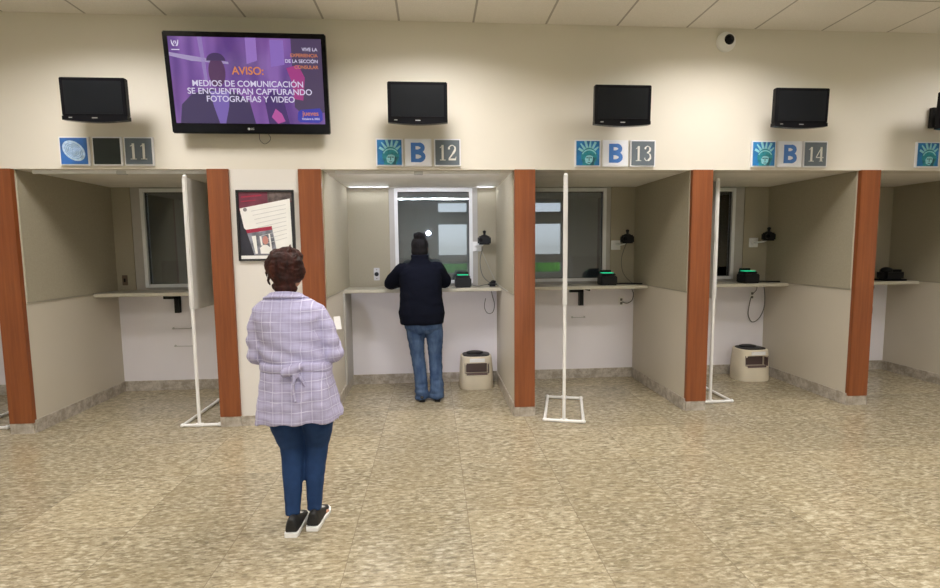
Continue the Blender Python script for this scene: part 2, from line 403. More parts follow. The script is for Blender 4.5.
# ---------------------------------------------------------------- lamps
def ceiling_light(x, y, i):
    t = thing('ceiling_light', 'square recessed ceiling light panel of the hall', 'ceiling light', (x, y, ZC), 0, 'hall ceiling lights')
    f = MB(); h = .29
    f.box(-h, h, -h, -h+.02, -.012, 0).box(-h, h, h-.02, h, -.012, 0).box(-h, -h+.02, -h, h, -.012, 0).box(h-.02, h, -h, h, -.012, 0).build('light_frame', m_alu, t)
    MB().box(-h+.02, h-.02, -h+.02, h-.02, -.004, -.001).build('diffuser', m_emit, t)
    ld = bpy.data.lights.new('ceiling_lamp', 'AREA'); ld.shape = 'SQUARE'; ld.size = .54; ld.energy = HALL_W[y]*(.5 if x < -4 else .6 if x > 4 else .88 if x < -2 else 1)
    ld.color = (1, .955, .905); ld.spread = math.radians(150)
    lo = bpy.data.objects.new('ceiling_lamp', ld); C.objects.link(lo); lo.parent = t; lo.location = (0, 0, -.014)
for i, (x, y) in enumerate(LIGHT_SPOTS): ceiling_light(x, y, i)
for x, hl in ((-.69, .22), (.60, .10)):  # strips added to brighten the upper back of the lit booth
    t = thing('added_strip_light', 'added slim strip light at the ceiling corner of the lit booth, ' + ('left' if x < 0 else 'right') + ' of its window', 'strip light', (x, 1.19, ZH), 0, 'added strip lights of the lit booth')
    MB().box(-hl, hl, -.03, .03, -.010, .001, .002).build('light_housing', m_white, t)
    ld = bpy.data.lights.new('added_booth_lamp', 'AREA'); ld.shape = 'RECTANGLE'; ld.size = 2*hl-.02; ld.size_y = .04; ld.energy = BOOTH_W*hl/.16; ld.color = (.90, .93, 1)
    lo = bpy.data.objects.new('added_booth_lamp', ld); C.objects.link(lo); lo.parent = t; lo.location = (0, 0, -.013); lo.rotation_euler = (-.5, 0, 0)
t = thing('ceiling_light', 'added square ceiling light panel in the dim room behind the windows', 'ceiling light', (0, 2.9, 2.745))  # unseen light, added to brighten the room behind the glass
MB().box(-.3, .3, -.3, .3, -.01, 0).build('light_frame', m_alu, t)
ld = bpy.data.lights.new('added_teller_lamp', 'AREA'); ld.size = .5; ld.energy = 34; ld.color = (.9, .93, 1); ld.shape = 'SQUARE'
lo = bpy.data.objects.new('added_teller_lamp', ld); C.objects.link(lo); lo.parent = t; lo.location = (0, 0, -.02)
t = thing('added_wall_lamp', 'added round floodlight on the far hall wall, mirrored as a violet glow in the lit window', 'wall lamp', (-.12, YB, 2.02))  # added source: globe gives the mirrored glow, beam brightens the lit booth
MB().tube([(0, 0, 0), (0, .05, 0)], .17, 24).build('lamp_base', m_white, t, True)
MB().ell((0, .06, 0), (.08, .06, .08)).build('lamp_globe', mat('violet_lamp_glass', (.8, .8, .8), .4, emit=(.75, .66, 1), estr=3), t, True)
ld = bpy.data.lights.new('floodlight', 'SPOT'); ld.energy = 500; ld.color = (.86, .86, 1); ld.spot_size = math.radians(13.5); ld.spot_blend = .35; ld.shadow_soft_size = .06
lo = bpy.data.objects.new('floodlight', ld); C.objects.link(lo); lo.parent = t; lo.location = (0, .25, 0)
lo.rotation_euler = (Vector((-.10, 1.2, 1.05))-Vector((-.12, YB+.25, 2.02))).to_track_quat('-Z', 'Y').to_euler()

# ---------------------------------------------------------------- booth fittings
bl = ['booth beyond the left edge', 'booth under the sign 11', 'lit booth where a person stands', 'booth under the sign 13', 'booth under the sign 14', 'booth at the right edge']
for i, (a, b_) in enumerate(BO):
    t = thing('service_counter', 'beige stone counter shelf in the ' + bl[i], 'counter', (0, 0, 0), 0, 'counter shelves of the booths')
    y0 = .86
    MB().box(a, b_, y0, D-.02, 1.086, 1.122, .004).build('counter_top', m_counter, t)
    if i == 2:
        MB().box(a+.001, a+.02, .835, D-.02, .112, 1.086).build('side_panel', m_grey_strip, t)
    if i in (1, 3):
        xb = a+.655 if i == 1 else 1.739
        if i == 1: xb = -2.778
        f = MB().box(xb-.048, xb, D-.06, D-.006, .87, 1.086).box(xb-.16, xb, D-.06, D-.012, 1.025, 1.086)
        f.box(xb-.022, xb-.008, .95, D-.03, 1.062, 1.086).build('support_bracket', m_black, t)
def rail(x0, x1, z, lab):
    t = thing('wall_rail', lab, 'rail', ((x0+x1)/2, D-.006, z)); h = (x1-x0)/2
    MB().cyl((-h, -.03, 0), (h, -.03, 0), .004).cyl((-h, -.03, 0), (-h, 0, 0), .004).cyl((h, -.03, 0), (h, 0, 0), .004).build('bar', m_steel, t, True)
    for q in (-1, 1): MB().cyl((q*h, -.004, 0), (q*h, 0, 0), .012).build('mount', m_steel, t, True)
rail(-2.875, -2.68, .694, 'upper thin metal rail on the white wall under the counter of booth 11')
rail(-2.865, -2.66, .497, 'lower thin metal rail on the white wall under the counter of booth 11')
rail(1.62, 1.765, .728, 'thin metal rail on the white wall under the counter of booth 13')
def ceiling_rail(x0, x1, lab):
    t = thing('ceiling_track', lab, 'track', ((x0+x1)/2, .07, ZH), 0, 'white tracks across the booth openings'); h = (x1-x0)/2
    MB().box(-h, h, -.015, .015, -.03, 0, .003).build('track_bar', m_alu, t)
    MB().box(-.04, .04, -.02, .02, -.036, -.006, .004).build('track_joint', m_steel, t)
    return t
ceiling_rail(-3.32, -1.90, 'white metal track across the top of the opening of booth 11')
t = ceiling_rail(-.835, .61, 'white track with an added lamp across the top of the opening of the lit booth 12')
ld = bpy.data.lights.new('added_track_lamp', 'AREA'); ld.shape = 'RECTANGLE'; ld.size = 1.2; ld.size_y = .022; ld.energy = 19; ld.color = (.90, .91, 1)  # lamp added behind the track, facing inward to brighten the booth
lo = bpy.data.objects.new('added_track_lamp', ld); C.objects.link(lo); lo.parent = t; lo.location = (0, .018, -.016); lo.rotation_euler = (math.radians(62), 0, 0)

# dividers on pipe feet
def divider(cx, cy, rz, w_, d_, label, zt=2.17, zp=1.04, px=0):
    t = thing('divider_stand', label, 'divider', (cx, cy, 0), rz, 'white pipe framed dividers in the booths')
    r = .0145
    def bar(name, p0, p1): MB().cyl(p0, p1, r, n=14).build(name, m_pvc, t, True)
    hw, hd_ = w_/2, d_/2
    bar('base_bar', (-hw, -hd_, r), (hw, -hd_, r)); bar('base_bar', (-hw, hd_, r), (hw, hd_, r))
    bar('base_bar', (-hw, -hd_, r), (-hw, hd_, r)); bar('base_bar', (hw, -hd_, r), (hw, hd_, r))
    bar('pole', (px, -hd_, r), (px, -hd_, zt)); bar('pole', (px, hd_, r), (px, hd_, zt))
    for sx in (-1, 1):
        for sy in (-1, 1): MB().ell((sx*hw, sy*hd_, r+.003), (.021, .021, .018), seg=12).build('corner_fitting', m_pvc, t, True)
    for sy in (-1, 1):
        MB().cyl((px-.03, sy*hd_, r+.001), (px+.03, sy*hd_, r+.001), .019).build('tee_fitting', m_pvc, t, True)
        MB().ell((px, sy*hd_, zt), (.018, .018, .018), seg=12).build('pole_cap', m_pvc, t, True)
    MB().box(px-.019, px+.019, -hd_-.018, hd_+.018, zp, zt-.004, .008).build('divider_sheet', m_sheet, t)
divider(-2.062, .38, 0, .315, .74, 'white divider left of the framed notice, its wide face showing, on a pipe base', px=-.015)
divider(1.228, .13, -.262, .338, .70, 'white divider on a square pipe base seen edge-on in the middle of booth 13', zt=2.155)
divider(2.768, .43, 0, .32, .50, 'white divider on a pipe base right behind the pillar of booth 14', px=-.062)
divider(-3.925, .42, 0, .33, .60, 'white divider on a pipe base cut off at the left edge of the photo')

# bins
def make_bin(loc, label):
    t = thing('waste_bin', label, 'bin', loc, 0, 'beige waste bins with black tops')
    def ring(z, rx, ry, e=2.9, n=40, yo=0):
        return sellipse((0, yo, z), rx, ry, n, e)
    w = MB().rings([ring(0, .186, .165), ring(.02, .19, .168), ring(.2, .184, .162), ring(.33, .174, .152), ring(.356, .170, .148), ring(.362, .162, .14)])
    o = w.build('bin_body', m_binbody, t, True)
    cut = MB().box(-.135, .135, -.3, -.05, .155, .295, .02).build('cut', m_bindark, t)
    md = o.modifiers.new('b', 'BOOLEAN'); md.object = cut; md.operation = 'DIFFERENCE'; md.solver = 'EXACT'
    me = evaluated(o); old = o.data; o.modifiers.clear(); o.data = me; bpy.data.objects.remove(cut)
    MB().box(-.131, .131, -.12, -.052, .157, .165).box(-.131, .131, -.062, -.053, .16, .291).box(-.1345, -.130, -.135, -.055, .158, .292).box(.130, .1345, -.135, -.055, .158, .292).box(-.125, .125, -.135, -.12, .157, .18).build('inner_tray', m_bindark, t)
    MB().box(-.08, .085, -.1555, -.150, .305, .345, .001, rot=Matrix.Rotation(-.03, 3, 'X'), at=(0, -.15, .33)).build('paper_label', m_white, t)
    MB().rings([ring(.360, .152, .127), ring(.370, .150, .124), ring(.374, .13, .10)]).rings([sellipse((-.01, .03, z), a, c, 30, 2.2) for z, a, c in ((.370, .100, .07), (.386, .094, .065), (.392, .07, .05))]).build('black_top', m_black, t, True)
    MB().tube([(.165, .11, .20), (.185, .12, .19), (.19, .12, .05)], .008).build('side_handle', m_binbody, t, True)
    return t
b1 = make_bin((.465, 1.05, 0), 'beige bin with black top beside the person in dark clothes')
dup_at(b1, (3.665, 1.03, 0), 'beige bin with black top in booth 14, alone under the hanging cable')

# scanners
def make_scanner(loc, label):
    t = thing('fingerprint_scanner', label, 'scanner', loc, 0, 'black fingerprint scanners on the counters')
    A = [(-.085, 0), (.085, 0), (.085, .105), (.07, .135), (-.07, .135), (-.085, .105)]
    MB().box(-.088, .088, -.085, .085, 0, .105, .01).box(-.078, .078, -.06, .08, .10, .132, .01).build('scanner_body', m_black, t)
    MB().box(-.06, .06, -.045, .055, .1325, .137, .001).build('green_glass', m_green, t)
    MB().box(-.065, .065, .056, .075, .13, .165, .004).build('hood', m_black, t)
    return t
s1 = make_scanner((.325, 1.0, 1.122), 'black scanner glowing green on the counter beside the person in dark clothes')
dup_at(s1, (1.94, 1.0, 1.122), 'black scanner glowing green on the counter of booth 13')
dup_at(s1, (3.585, 1.0, 1.122), 'black scanner glowing green on the counter of booth 14')
t = thing('black_device', 'unlit black device with rounded lobes on the counter of the rightmost booth', 'device', (5.32, 1.0, 1.122))
MB().box(-.13, .13, -.07, .07, 0, .13, .03).ell((-.06, -.01, .12), (.06, .06, .04)).build('device_body', m_black, t, True)
MB().box(-.14, .14, -.08, .08, 0, .02, .005).build('device_base', m_blackgloss, t)

def make_webcam(loc, label):
    t = thing('wall_camera', label, 'camera', loc, 0, 'black cameras on wall arms in the booths')
    MB().box(-.055, .055, -.012, 0, -.055, .055, .004).build('wall_plate', m_white, t)
    MB().tube([(-.01, -.01, 0), (0, -.06, 0), (.05, -.12, .01), (.07, -.15, .03)], .010).cyl((0, -.012, 0), (0, -.03, 0), .035).build('arm', m_white, t, True)
    MB().box(.0, .145, -.20, -.13, .018, .112, .015).cyl((.03, -.20, .07), (.03, -.225, .07), .028).ell((.075, -.16, .10), (.05, .03, .03)).build('camera_body', m_black, t, True)
    MB().cyl((.075, -.165, .12), (.075, -.165, .155), .014).ell((.075, -.165, .16), (.02, .02, .016)).build('knob', m_black, t, True)
    MB().cyl((.03, -.224, .07), (.03, -.228, .07), .018).build('lens', m_blackgloss, t, True)
    return t
c1_ = make_webcam((.50, D-.014, 1.565), 'black camera on a white wall arm right of the person in dark clothes')
dup_at(c1_, (2.125, D-.014, 1.565), 'black camera on a white wall arm in booth 13')
c3_ = dup_at(c1_, (3.80, D-.014, 1.58), 'black camera on a white wall arm in booth 14')

def cable(pts, label, r=.004, m=None):
    o = MB().tube(catmull(pts, 8), r, 8).build('cable', m or m_cable, None, True); return tag(o, label, 'cable', None)
cable([(.56, 1.1, 1.56), (.53, 1.15, 1.40), (.56, 1.18, 1.24), (.63, 1.15, 1.16), (.66, 1.1, 1.135)], 'thin grey cable hanging from the camera down to the counter in the lit booth')
cable([(.42, 1.08, 1.14), (.50, 1.06, 1.128), (.60, 1.1, 1.14), (.64, 1.1, 1.13)], 'short cable lying on the counter between green scanner and black plug in the lit booth', .004)
cable([(.56, 1.245, 1.51), (.66, 1.24, 1.28), (.715, 1.2, 1.16), (.722, .9, 1.135), (.722, .35, 1.125)], 'beige cable running diagonally down the back of the lit booth', .005, m_cable_beige)
cable([(.66, 1.22, 1.083), (.675, 1.22, 1.0), (.70, 1.23, .90), (.68, 1.235, .81), (.62, 1.24, .80), (.585, 1.24, .87), (.60, 1.25, .97)], 'looped grey cable hanging below the counter of the lit booth')
t = thing('cable_plug', 'rounded black power adapter on the counter end of the lit booth', 'adapter', (.655, 1.05, 1.122))
MB().box(-.05, .05, -.04, .04, 0, .05, .018).build('adapter_body', m_black, t, True); MB().ell((.01, 0, .05), (.03, .025, .02)).build('adapter_cap', m_black, t, True)
cable([(2.19, 1.08, 1.60), (2.16, 1.15, 1.42), (2.18, 1.15, 1.25), (2.26, 1.1, 1.14), (2.33, 1.05, 1.128)], 'thin grey cable hanging from the camera to the counter in booth 13')
tag(MB().tube(catmull([(2.03, 1.05, 1.13), (2.15, 1.06, 1.132), (2.25, 1.02, 1.131), (2.345, 1.0, 1.13)]), .009, 8).build('cable_bundle', m_black, None, True), 'thick black cable bundle by the scanner of the booth with the central divider', 'cable')
cable([(2.30, 1.22, 1.083), (2.335, 1.22, 1.0), (2.325, 1.235, .92), (2.27, 1.24, .885), (2.215, 1.25, .90)], 'curved grey cable from counter to socket in booth 13', .005)
cable([(3.93, 1.22, 1.083), (3.95, 1.22, .95), (3.945, 1.22, .80), (3.90, 1.23, .68), (3.82, 1.24, .63), (3.765, 1.24, .72), (3.78, 1.245, .85), (3.80, 1.25, .93)], 'long looped grey cable hanging below the counter of booth 14', .005)
cable([(3.86, 1.24, 1.09), (3.86, 1.245, 1.02), (3.82, 1.25, .97)], 'short grey cable between counter and socket in booth 14')
tag(MB().tube(catmull([(3.68, 1.05, 1.13), (3.78, 1.06, 1.132), (3.88, 1.02, 1.131), (3.97, 1.0, 1.13)]), .008, 8).build('cable_bundle', m_black, None, True), 'black cable bundle on the counter above the bin in the second booth from right', 'cable')
cable([(5.25, 1.24, 1.08), (5.35, 1.24, 1.04), (5.33, 1.245, .96), (5.23, 1.25, .91)], 'upper loop of grey cable at the socket of the rightmost booth')
cable([(5.22, 1.25, .89), (5.17, 1.24, .75), (5.24, 1.23, .62), (5.33, 1.23, .66), (5.34, 1.24, .82), (5.24, 1.25, .92)], 'lower loop of grey cable at the socket of the rightmost booth')
def make_socket(loc, label):
    t = thing('wall_socket', label, 'socket', loc, 0, 'white wall sockets under the counters')
    MB().box(-.035, .035, -.008, 0, -.055, .055, .003).build('face_plate', m_white, t)
    [MB().box(-.014, .014, -.011, -.008, q, q+.028, .001).build('outlet_slot', m_cable, t) for q in (.008, -.036)]
    return t
k1 = make_socket((2.205, D-.006, .905), 'white wall socket under the counter of booth 13')
dup_at(k1, (3.815, D-.006, .95), 'white wall socket under the counter of booth 14')
dup_at(k1, (5.215, D-.006, .90), 'white wall socket under the counter of the rightmost booth')
t = thing('intercom_plate', 'steel plate with a round black speaker on the wall left of the lit window', 'intercom', (-.632, D-.014, 1.265))
MB().box(-.032, .032, -.008, 0, -.07, .07, .003).build('steel_plate', m_steel, t)
MB().cyl((0, -.008, 0), (0, -.02, 0), .024).build('speaker', m_black, t, True); [MB().cyl((0, -.008, q), (0, -.011, q), .006).build('screw', m_cable, t, True) for q in (-.05, .05)]
t = thing('switch_plate', 'small brown wall plate above the counter of booth 11', 'switch', (-3.345, D-.014, 1.235))
MB().box(-.028, .028, -.008, 0, -.055, .055, .003).build('plate', mat('brown_plate', (.12, .085, .06), .4), t)
MB().box(-.01, .01, -.013, -.008, -.02, .02, .002).build('rocker', m_black, t)

# teller room furniture seen dimly through the glass
for x0, x1, lb in ((-3.4, -1.9, 'the booth left of the framed notice'), (-.9, .7, 'the lit booth'), (.95, 2.3, 'the booth with the central divider')):
    t = thing('teller_desk', 'dim grey desk behind the window of ' + lb, 'desk', ((x0+x1)/2, 1.75, 0)); h = (x1-x0)/2
    MB().box(-h, h, -.35, .35, 1.03, 1.07).build('desk_top', m_teller, t); MB().box(-h, -h+.03, -.33, .33, 0, 1.03).build('desk_side', m_teller, t); MB().box(h-.03, h, -.33, .33, 0, 1.03).build('desk_side', m_teller, t)
m_mon = mat('grey_monitor_shell', (.30, .31, .33), .5)
def monitor(x, y, rz, lb):
    t = thing('desk_monitor', lb, 'monitor', (x, y, 1.07), rz, 'monitors behind the windows')
    MB().box(-.22, .22, -.02, .02, .08, .36, .01).build('monitor_shell', m_mon, t)
    MB().box(-.10, .10, -.07, .07, 0, .012, .004).box(-.02, .02, -.01, .02, .01, .12).build('monitor_stand', m_black, t)
monitor(-2.98, 1.75, .1, 'dim grey monitor behind the window of booth 11')
monitor(-.22, 1.8, -.2, 'dim grey monitor behind the window of booth 12')
monitor(1.95, 1.8, .3, 'dim grey monitor behind the window of booth 13')
t = thing('office_chair', 'dark office chair behind the window of booth 11', 'chair', (-2.72, 2.6, 0))
MB().box(-.24, .24, -.04, .04, .85, 1.55, .04).build('backrest', m_black, t); MB().box(-.25, .25, -.5, .0, .65, .73, .03).build('seat', m_black, t)
MB().cyl((0, -.25, .1), (0, -.25, .65), .03).build('gas_column', m_steel, t)
w = MB()
for k in range(5): w.tube([(0, -.25, .12), (.3*math.cos(k*1.257), -.25+.3*math.sin(k*1.257), .05)], .02).ell((.3*math.cos(k*1.257), -.25+.3*math.sin(k*1.257), .03), (.03, .03, .03), seg=10)
w.build('wheel_base', m_black, t)

# ---------------------------------------------------------------- televisions
def small_tv(loc, label, rz=0, tilt=.035):
    t = thing('wall_monitor', label, 'monitor', loc, rz, 'small switched-off monitors above the booths'); t.rotation_euler = (tilt, 0, rz)
    w_, h_ = .478, .330; a, c = w_/2, h_/2
    f = MB().box(-a, a, 0, .05, -c+.045, c, .006)
    f.build('housing', m_blackgloss, t)
    pts = []
    for k in range(13): q = k/12; pts.append((-a+q*w_, -c+.016-.016*math.sin(q*PI)))
    MB().prism(pts+[(a, -c+.046), (-a, -c+.046)], -.002, .05).build('lower_bezel', m_blackgloss, t)
    MB().box(-a+.028, a-.028, -.0015, .001, -c+.062, c-.024).build('screen', m_scr_off, t)
    MB().box(-.12, .12, .05, .095, -.10, .10, .02).build('back_shell', m_black, t)
    MB().box(-.05, .05, .095, .10, -.05, .05).box(-.02, .02, .10, .26, -.025, .025).box(-.05, .05, .255, .29, -.09, .09).build('wall_bracket', m_black, t)
    MB().box(-.02, .02, -.0035, -.002, -c+.028, -c+.034).build('maker_badge', m_steel, t)
    MB().box(-a+.05, -a+.075, -.0035, -.002, -c+.030, -c+.036).build('sticker', m_steel, t)
    return t
v1_ = small_tv((-.10, -.30, 2.709), 'switched-off black monitor on the wall above the sign 12')
dup_at(v1_, (-2.57, -.30, 2.706), 'switched-off black monitor on the wall above the sign 11')
dup_at(v1_, (1.59, -.30, 2.708), 'switched-off black monitor on the wall above the sign 13')
dup_at(v1_, (3.15, -.30, 2.704), 'switched-off black monitor on the wall above the sign 14')
dup_at(v1_, (4.66, -.30, 2.695), 'switched-off black monitor cut off by the right edge of the photo')

def em(name, col, s=1.0): return mat(name, (.02, .02, .02), .3, spec=.3, emit=col, estr=s, var=(3, .01))
m_s_bg = mat('purple_screen_picture', (.01, .01, .01), .15, emit=(.2, .08, .4), estr=1)
n, l, b = nodes_of(m_s_bg); tc = n.new('ShaderNodeTexCoord').outputs['Object']
g1 = noisen(n, l, tc, 3.2, 1, .4, sc=(2.4, 1, .5)); g2 = noisen(n, l, tc, 2.0, 2)
c1 = mixc(n, l, rng(n, l, g1, .35, .65), (.13, .055, .30), (.33, .16, .56)); c2 = mixc(n, l, rng(n, l, g2, .45, .7, 0, .5), c1, (.36, .13, .44)); l.new(c2, b.inputs['Emission Color'])
b.inputs['Emission Strength'].default_value = .85
TVL = (-1.460, -.16, 2.884)
t = thing('large_television', 'large television on the wall showing white words on a purple picture', 'television', TVL); t.rotation_euler = (.104, 0, .003)
a, c = 1.256/2, .770/2
MB().box(-a, a, 0, .05, -c, c, .008).build('housing', m_blackgloss, t)
MB().box(-.4, .4, .05, .09, -.25, .25, .02).build('back_shell', m_black, t)
MB().box(-.25, .25, .09, .115, -.15, .15).build('wall_bracket', m_black, t)
sx0, sx1, sz0, sz1 = -a+.042, a-.035, -c+.078, c-.042
scr = MB().box(sx0, sx1, -.003, 0, sz0, sz1).build('screen', m_s_bg, t)
W_, H_ = sx1-sx0, sz1-sz0
def sp(u, v): return (sx0+u*W_, sz1-v*H_)       # screen picture coordinates
def shape(pts, lay, m, nm): return MB().prism([sp(*p) for p in pts], -.003-lay*.0012, -.0005).build(nm, m, scr)
m_s_suit = em('screen_dark_suit', (.055, .035, .12)); m_s_face = em('screen_face', (.10, .035, .12)); m_s_hair = em('screen_hair', (.06, .03, .12))
shape([(.03, 1), (.05, .78), (.12, .66), (.22, .60), (.28, .60), (.30, .78), (.34, .60), (.42, .64), (.50, .74), (.53, 1)], 1, m_s_suit, 'picture_suit')
shape([(.24, .62), (.37, .62), (.36, .8), (.33, 1), (.29, 1), (.26, .8)], 2, em('screen_shirt', (.22, .14, .5)), 'picture_shirt')
fc = [(.30+.055*math.cos(q*PI/12), .40+.17*math.sin(q*PI/12)) for q in range(24)]; shape(fc, 3, m_s_face, 'picture_face')
hr_ = [(.30+.062*math.cos(q*PI/12), .27+.09*math.sin(q*PI/12)) for q in range(12, 25)]; shape(hr_, 4, m_s_hair, 'picture_hair')
shape([(.80, 0), (1, 0), (1, .86), (.86, .9), (.80, .8)], 1, em('screen_slate_panel', (.085, .055, .13)), 'picture_panel')
shape([(.76, .34), (.84, .30), (.88, .45), (.86, .72), (.80, .70), (.79, .5)], 2, em('screen_magenta', (.42, .05, .26)), 'picture_flag')
shape([(.62, 1), (.60, .72), (.66, .60), (.72, .66), (.76, 1)], 1, em('screen_dark_violet', (.07, .03, .17)), 'picture_figure')
shape([(.64, .92), (.67, .82), (.71, .88), (.73, .97), (.68, 1)], 2, em('screen_pink', (.55, .10, .40)), 'picture_pink_cloth')
shape([(.0, .18), (.38, .28), (.38, .305), (.14, .275), (.0, .22)], 1, em('screen_pale_streak', (.42, .33, .60)), 'picture_streak')
shape([(.19, .0), (.22, .0), (.235, .5), (.215, .5)], 1, em('screen_pale_column', (.33, .22, .55)), 'picture_column')
shape([(.50, 0), (.57, 0), (.57, .26), (.50, .3)], 1, em('screen_lilac', (.36, .20, .62)), 'picture_banner')
shape([(.66, .02), (.75, .02), (.75, .30), (.66, .33)], 1, em('screen_lilac_two', (.30, .17, .58)), 'picture_banner')
bd = []
for (u, v, q0) in ((.985, .84, 0), (.985, .965, 90), (.835, .985, 180), (.82, .86, 270)): bd.append((u, v))
shape([(.84, .83), (.97, .81), (.985, .86), (.985, .95), (.96, .985), (.83, .98), (.815, .95), (.82, .86)], 3, em('screen_blue_badge', (.05, .05, .45)), 'date_badge')
m_t_w = em('screen_white_text', (.80, .74, .95)); m_t_o = em('screen_orange_text', (.75, .25, .10))
def tx(s, u, v, size, m, bold=.0, al='CENTER', sx=1): p_ = sp(u, v); return text(s, size, p_[0], -.009, p_[1], m, scr, bold=bold, align=al, sx=sx)
tx('AVISO:', .505, .385, .082, m_t_o, .0016)
tx('MEDIOS DE COMUNICACIÓN', .50, .535, .064, m_t_w, .0007, sx=1.02)
tx('SE ENCUENTRAN CAPTURANDO', .51, .625, .064, m_t_w, .0007, sx=1.02)
tx('FOTOGRAFÍAS Y VIDEO', .51, .715, .064, m_t_w, .0007, sx=1.02)
tx('VIVE LA', .975, .125, .036, m_t_w, .0004, 'RIGHT'); tx('EXPERIENCIA', .975, .195, .036, m_t_o, .0004, 'RIGHT')
tx('DE LA SECCIÓN', .975, .262, .036, m_t_w, .0004, 'RIGHT'); tx('CONSULAR', .975, .33, .036, m_t_o, .0004, 'RIGHT')
tx('jueves', .905, .875, .052, m_t_o, .0006); tx('Octubre 6, 2022', .905, .94, .021, m_t_w, .0004)
# small emblem of two facing wings, top left
e = MB()
for s_ in (-1, 1):
    p_ = sp(.045, .075)
    e.stroke([(p_[0]+s_*x, p_[1]+z) for x, z in ((.006, -.022), (.016, -.016), (.022, .0), (.026, .022))], [.006, .010, .009, .003], -.006, -.002)
    e.stroke([(p_[0]+s_*x, p_[1]+z) for x, z in ((.003, .015), (.008, .004), (.004, -.006))], [.006, .005, .003], -.006, -.002)
p_ = sp(.045, .15); e.box(p_[0]-.03, p_[0]+.03, -.006, -.002, p_[1]-.003, p_[1]+.003).build('emblem', m_t_w, scr)
m_badge = mat('silver_lettering', (.6, .6, .62), .4)
lg = MB().cyl((-.022, -.0015, -c+.036), (-.022, 0, -c+.036), .010).build('round_mark', m_badge, t); text('LG', .022, .006, -.001, -c+.036, m_badge, t, 'maker_lettering', .0005)
tag(MB().tube(catmull([(-1.42, -.06, 2.52), (-1.43, -.03, 2.47), (-1.40, -.015, 2.44), (-1.36, -.015, 2.46), (-1.345, -.02, 2.49), (-1.36, -.05, 2.52)]), .0025, 6).build('cable', m_cable, None, True), 'thin wire loop dangling under the large television', 'cable')

# ---------------------------------------------------------------- sign tiles
SW = .243
m_sf = mat('white_sign_frame', (.82, .83, .88), .4); m_slate = mat('slate_sign_face', (.12, .15, .185), .5); m_signw = mat('white_sign_face', (.82, .84, .93), .45)
m_ltblue = mat('blue_letter', (.06, .20, .60), .5); m_numeral = mat('pale_numeral', (.80, .80, .78), .5); m_darkface = mat('blank_dark_face', (.012, .02, .02), .3)
m_stblue = mat('statue_sky_blue', (.015, .19, .50), .5, var=(14, .3)); m_teal = mat('statue_teal', (.02, .26, .34), .5, var=(30, .35)); m_pale = mat('statue_pale', (.30, .66, .76), .5, var=(30, .15)); m_teald = mat('statue_shadow_teal', (.012, .10, .14), .5)
m_fblue = mat('fingerprint_blue', (.03, .14, .46), .5, var=(6, .4)); m_fpale = mat('fingerprint_pale', (.45, .62, .82), .5, var=(30, .3))
DG = {'1': [([(-.2, .80), (-.06, .88), (.0, .97)], [.03, .06, .05]), ([(0, 0), (0, .98)], [.14, .14]), ([(-.2, .02), (.2, .02)], [.045, .045])],
      '2': [([(-.22, .70), (-.20, .86), (0, .97), (.19, .86), (.2, .66), (.02, .4), (-.24, .08)], [.13, .07, .045, .10, .14, .09, .05]), ([(-.26, .06), (.24, .06), (.28, .24)], [.12, .12, .02])],
      '3': [([(-.2, .78), (-.12, .92), (.02, .97), (.17, .86), (.15, .66), (-.04, .53)], [.11, .06, .045, .12, .11, .04]), ([(-.04, .53), (.17, .44), (.21, .2), (.02, .03), (-.15, .06), (-.22, .2)], [.04, .09, .14, .05, .05, .12])],
      '4': [([(.12, .98), (-.29, .29)], [.05, .05]), ([(-.3, .27), (.28, .27)], [.06, .06]), ([(.1, 0), (.1, .98)], [.14, .14]), ([(-.04, .02), (.24, .02)], [.045, .045])]}
def numeral(s_, t):
    h = .132; e = MB()
    for k, ch in enumerate(s_):
        ox = (k-.5)*.082
        for pts, wd in DG[ch]:
            P = catmull([(x, z, 0) for x, z in pts], 5) if len(pts) > 3 else [Vector((x, z, 0)) for x, z in pts]
            ww = [wd[min(int(i/(5 if len(pts) > 3 else 1)), len(wd)-1)] for i in range(len(P))]
            e.stroke([(ox+p.x*h*.92, p.y*h-h/2) for p in P], [q*h for q in ww], -.027, -.024)
    return e.build('numeral', m_numeral, t)
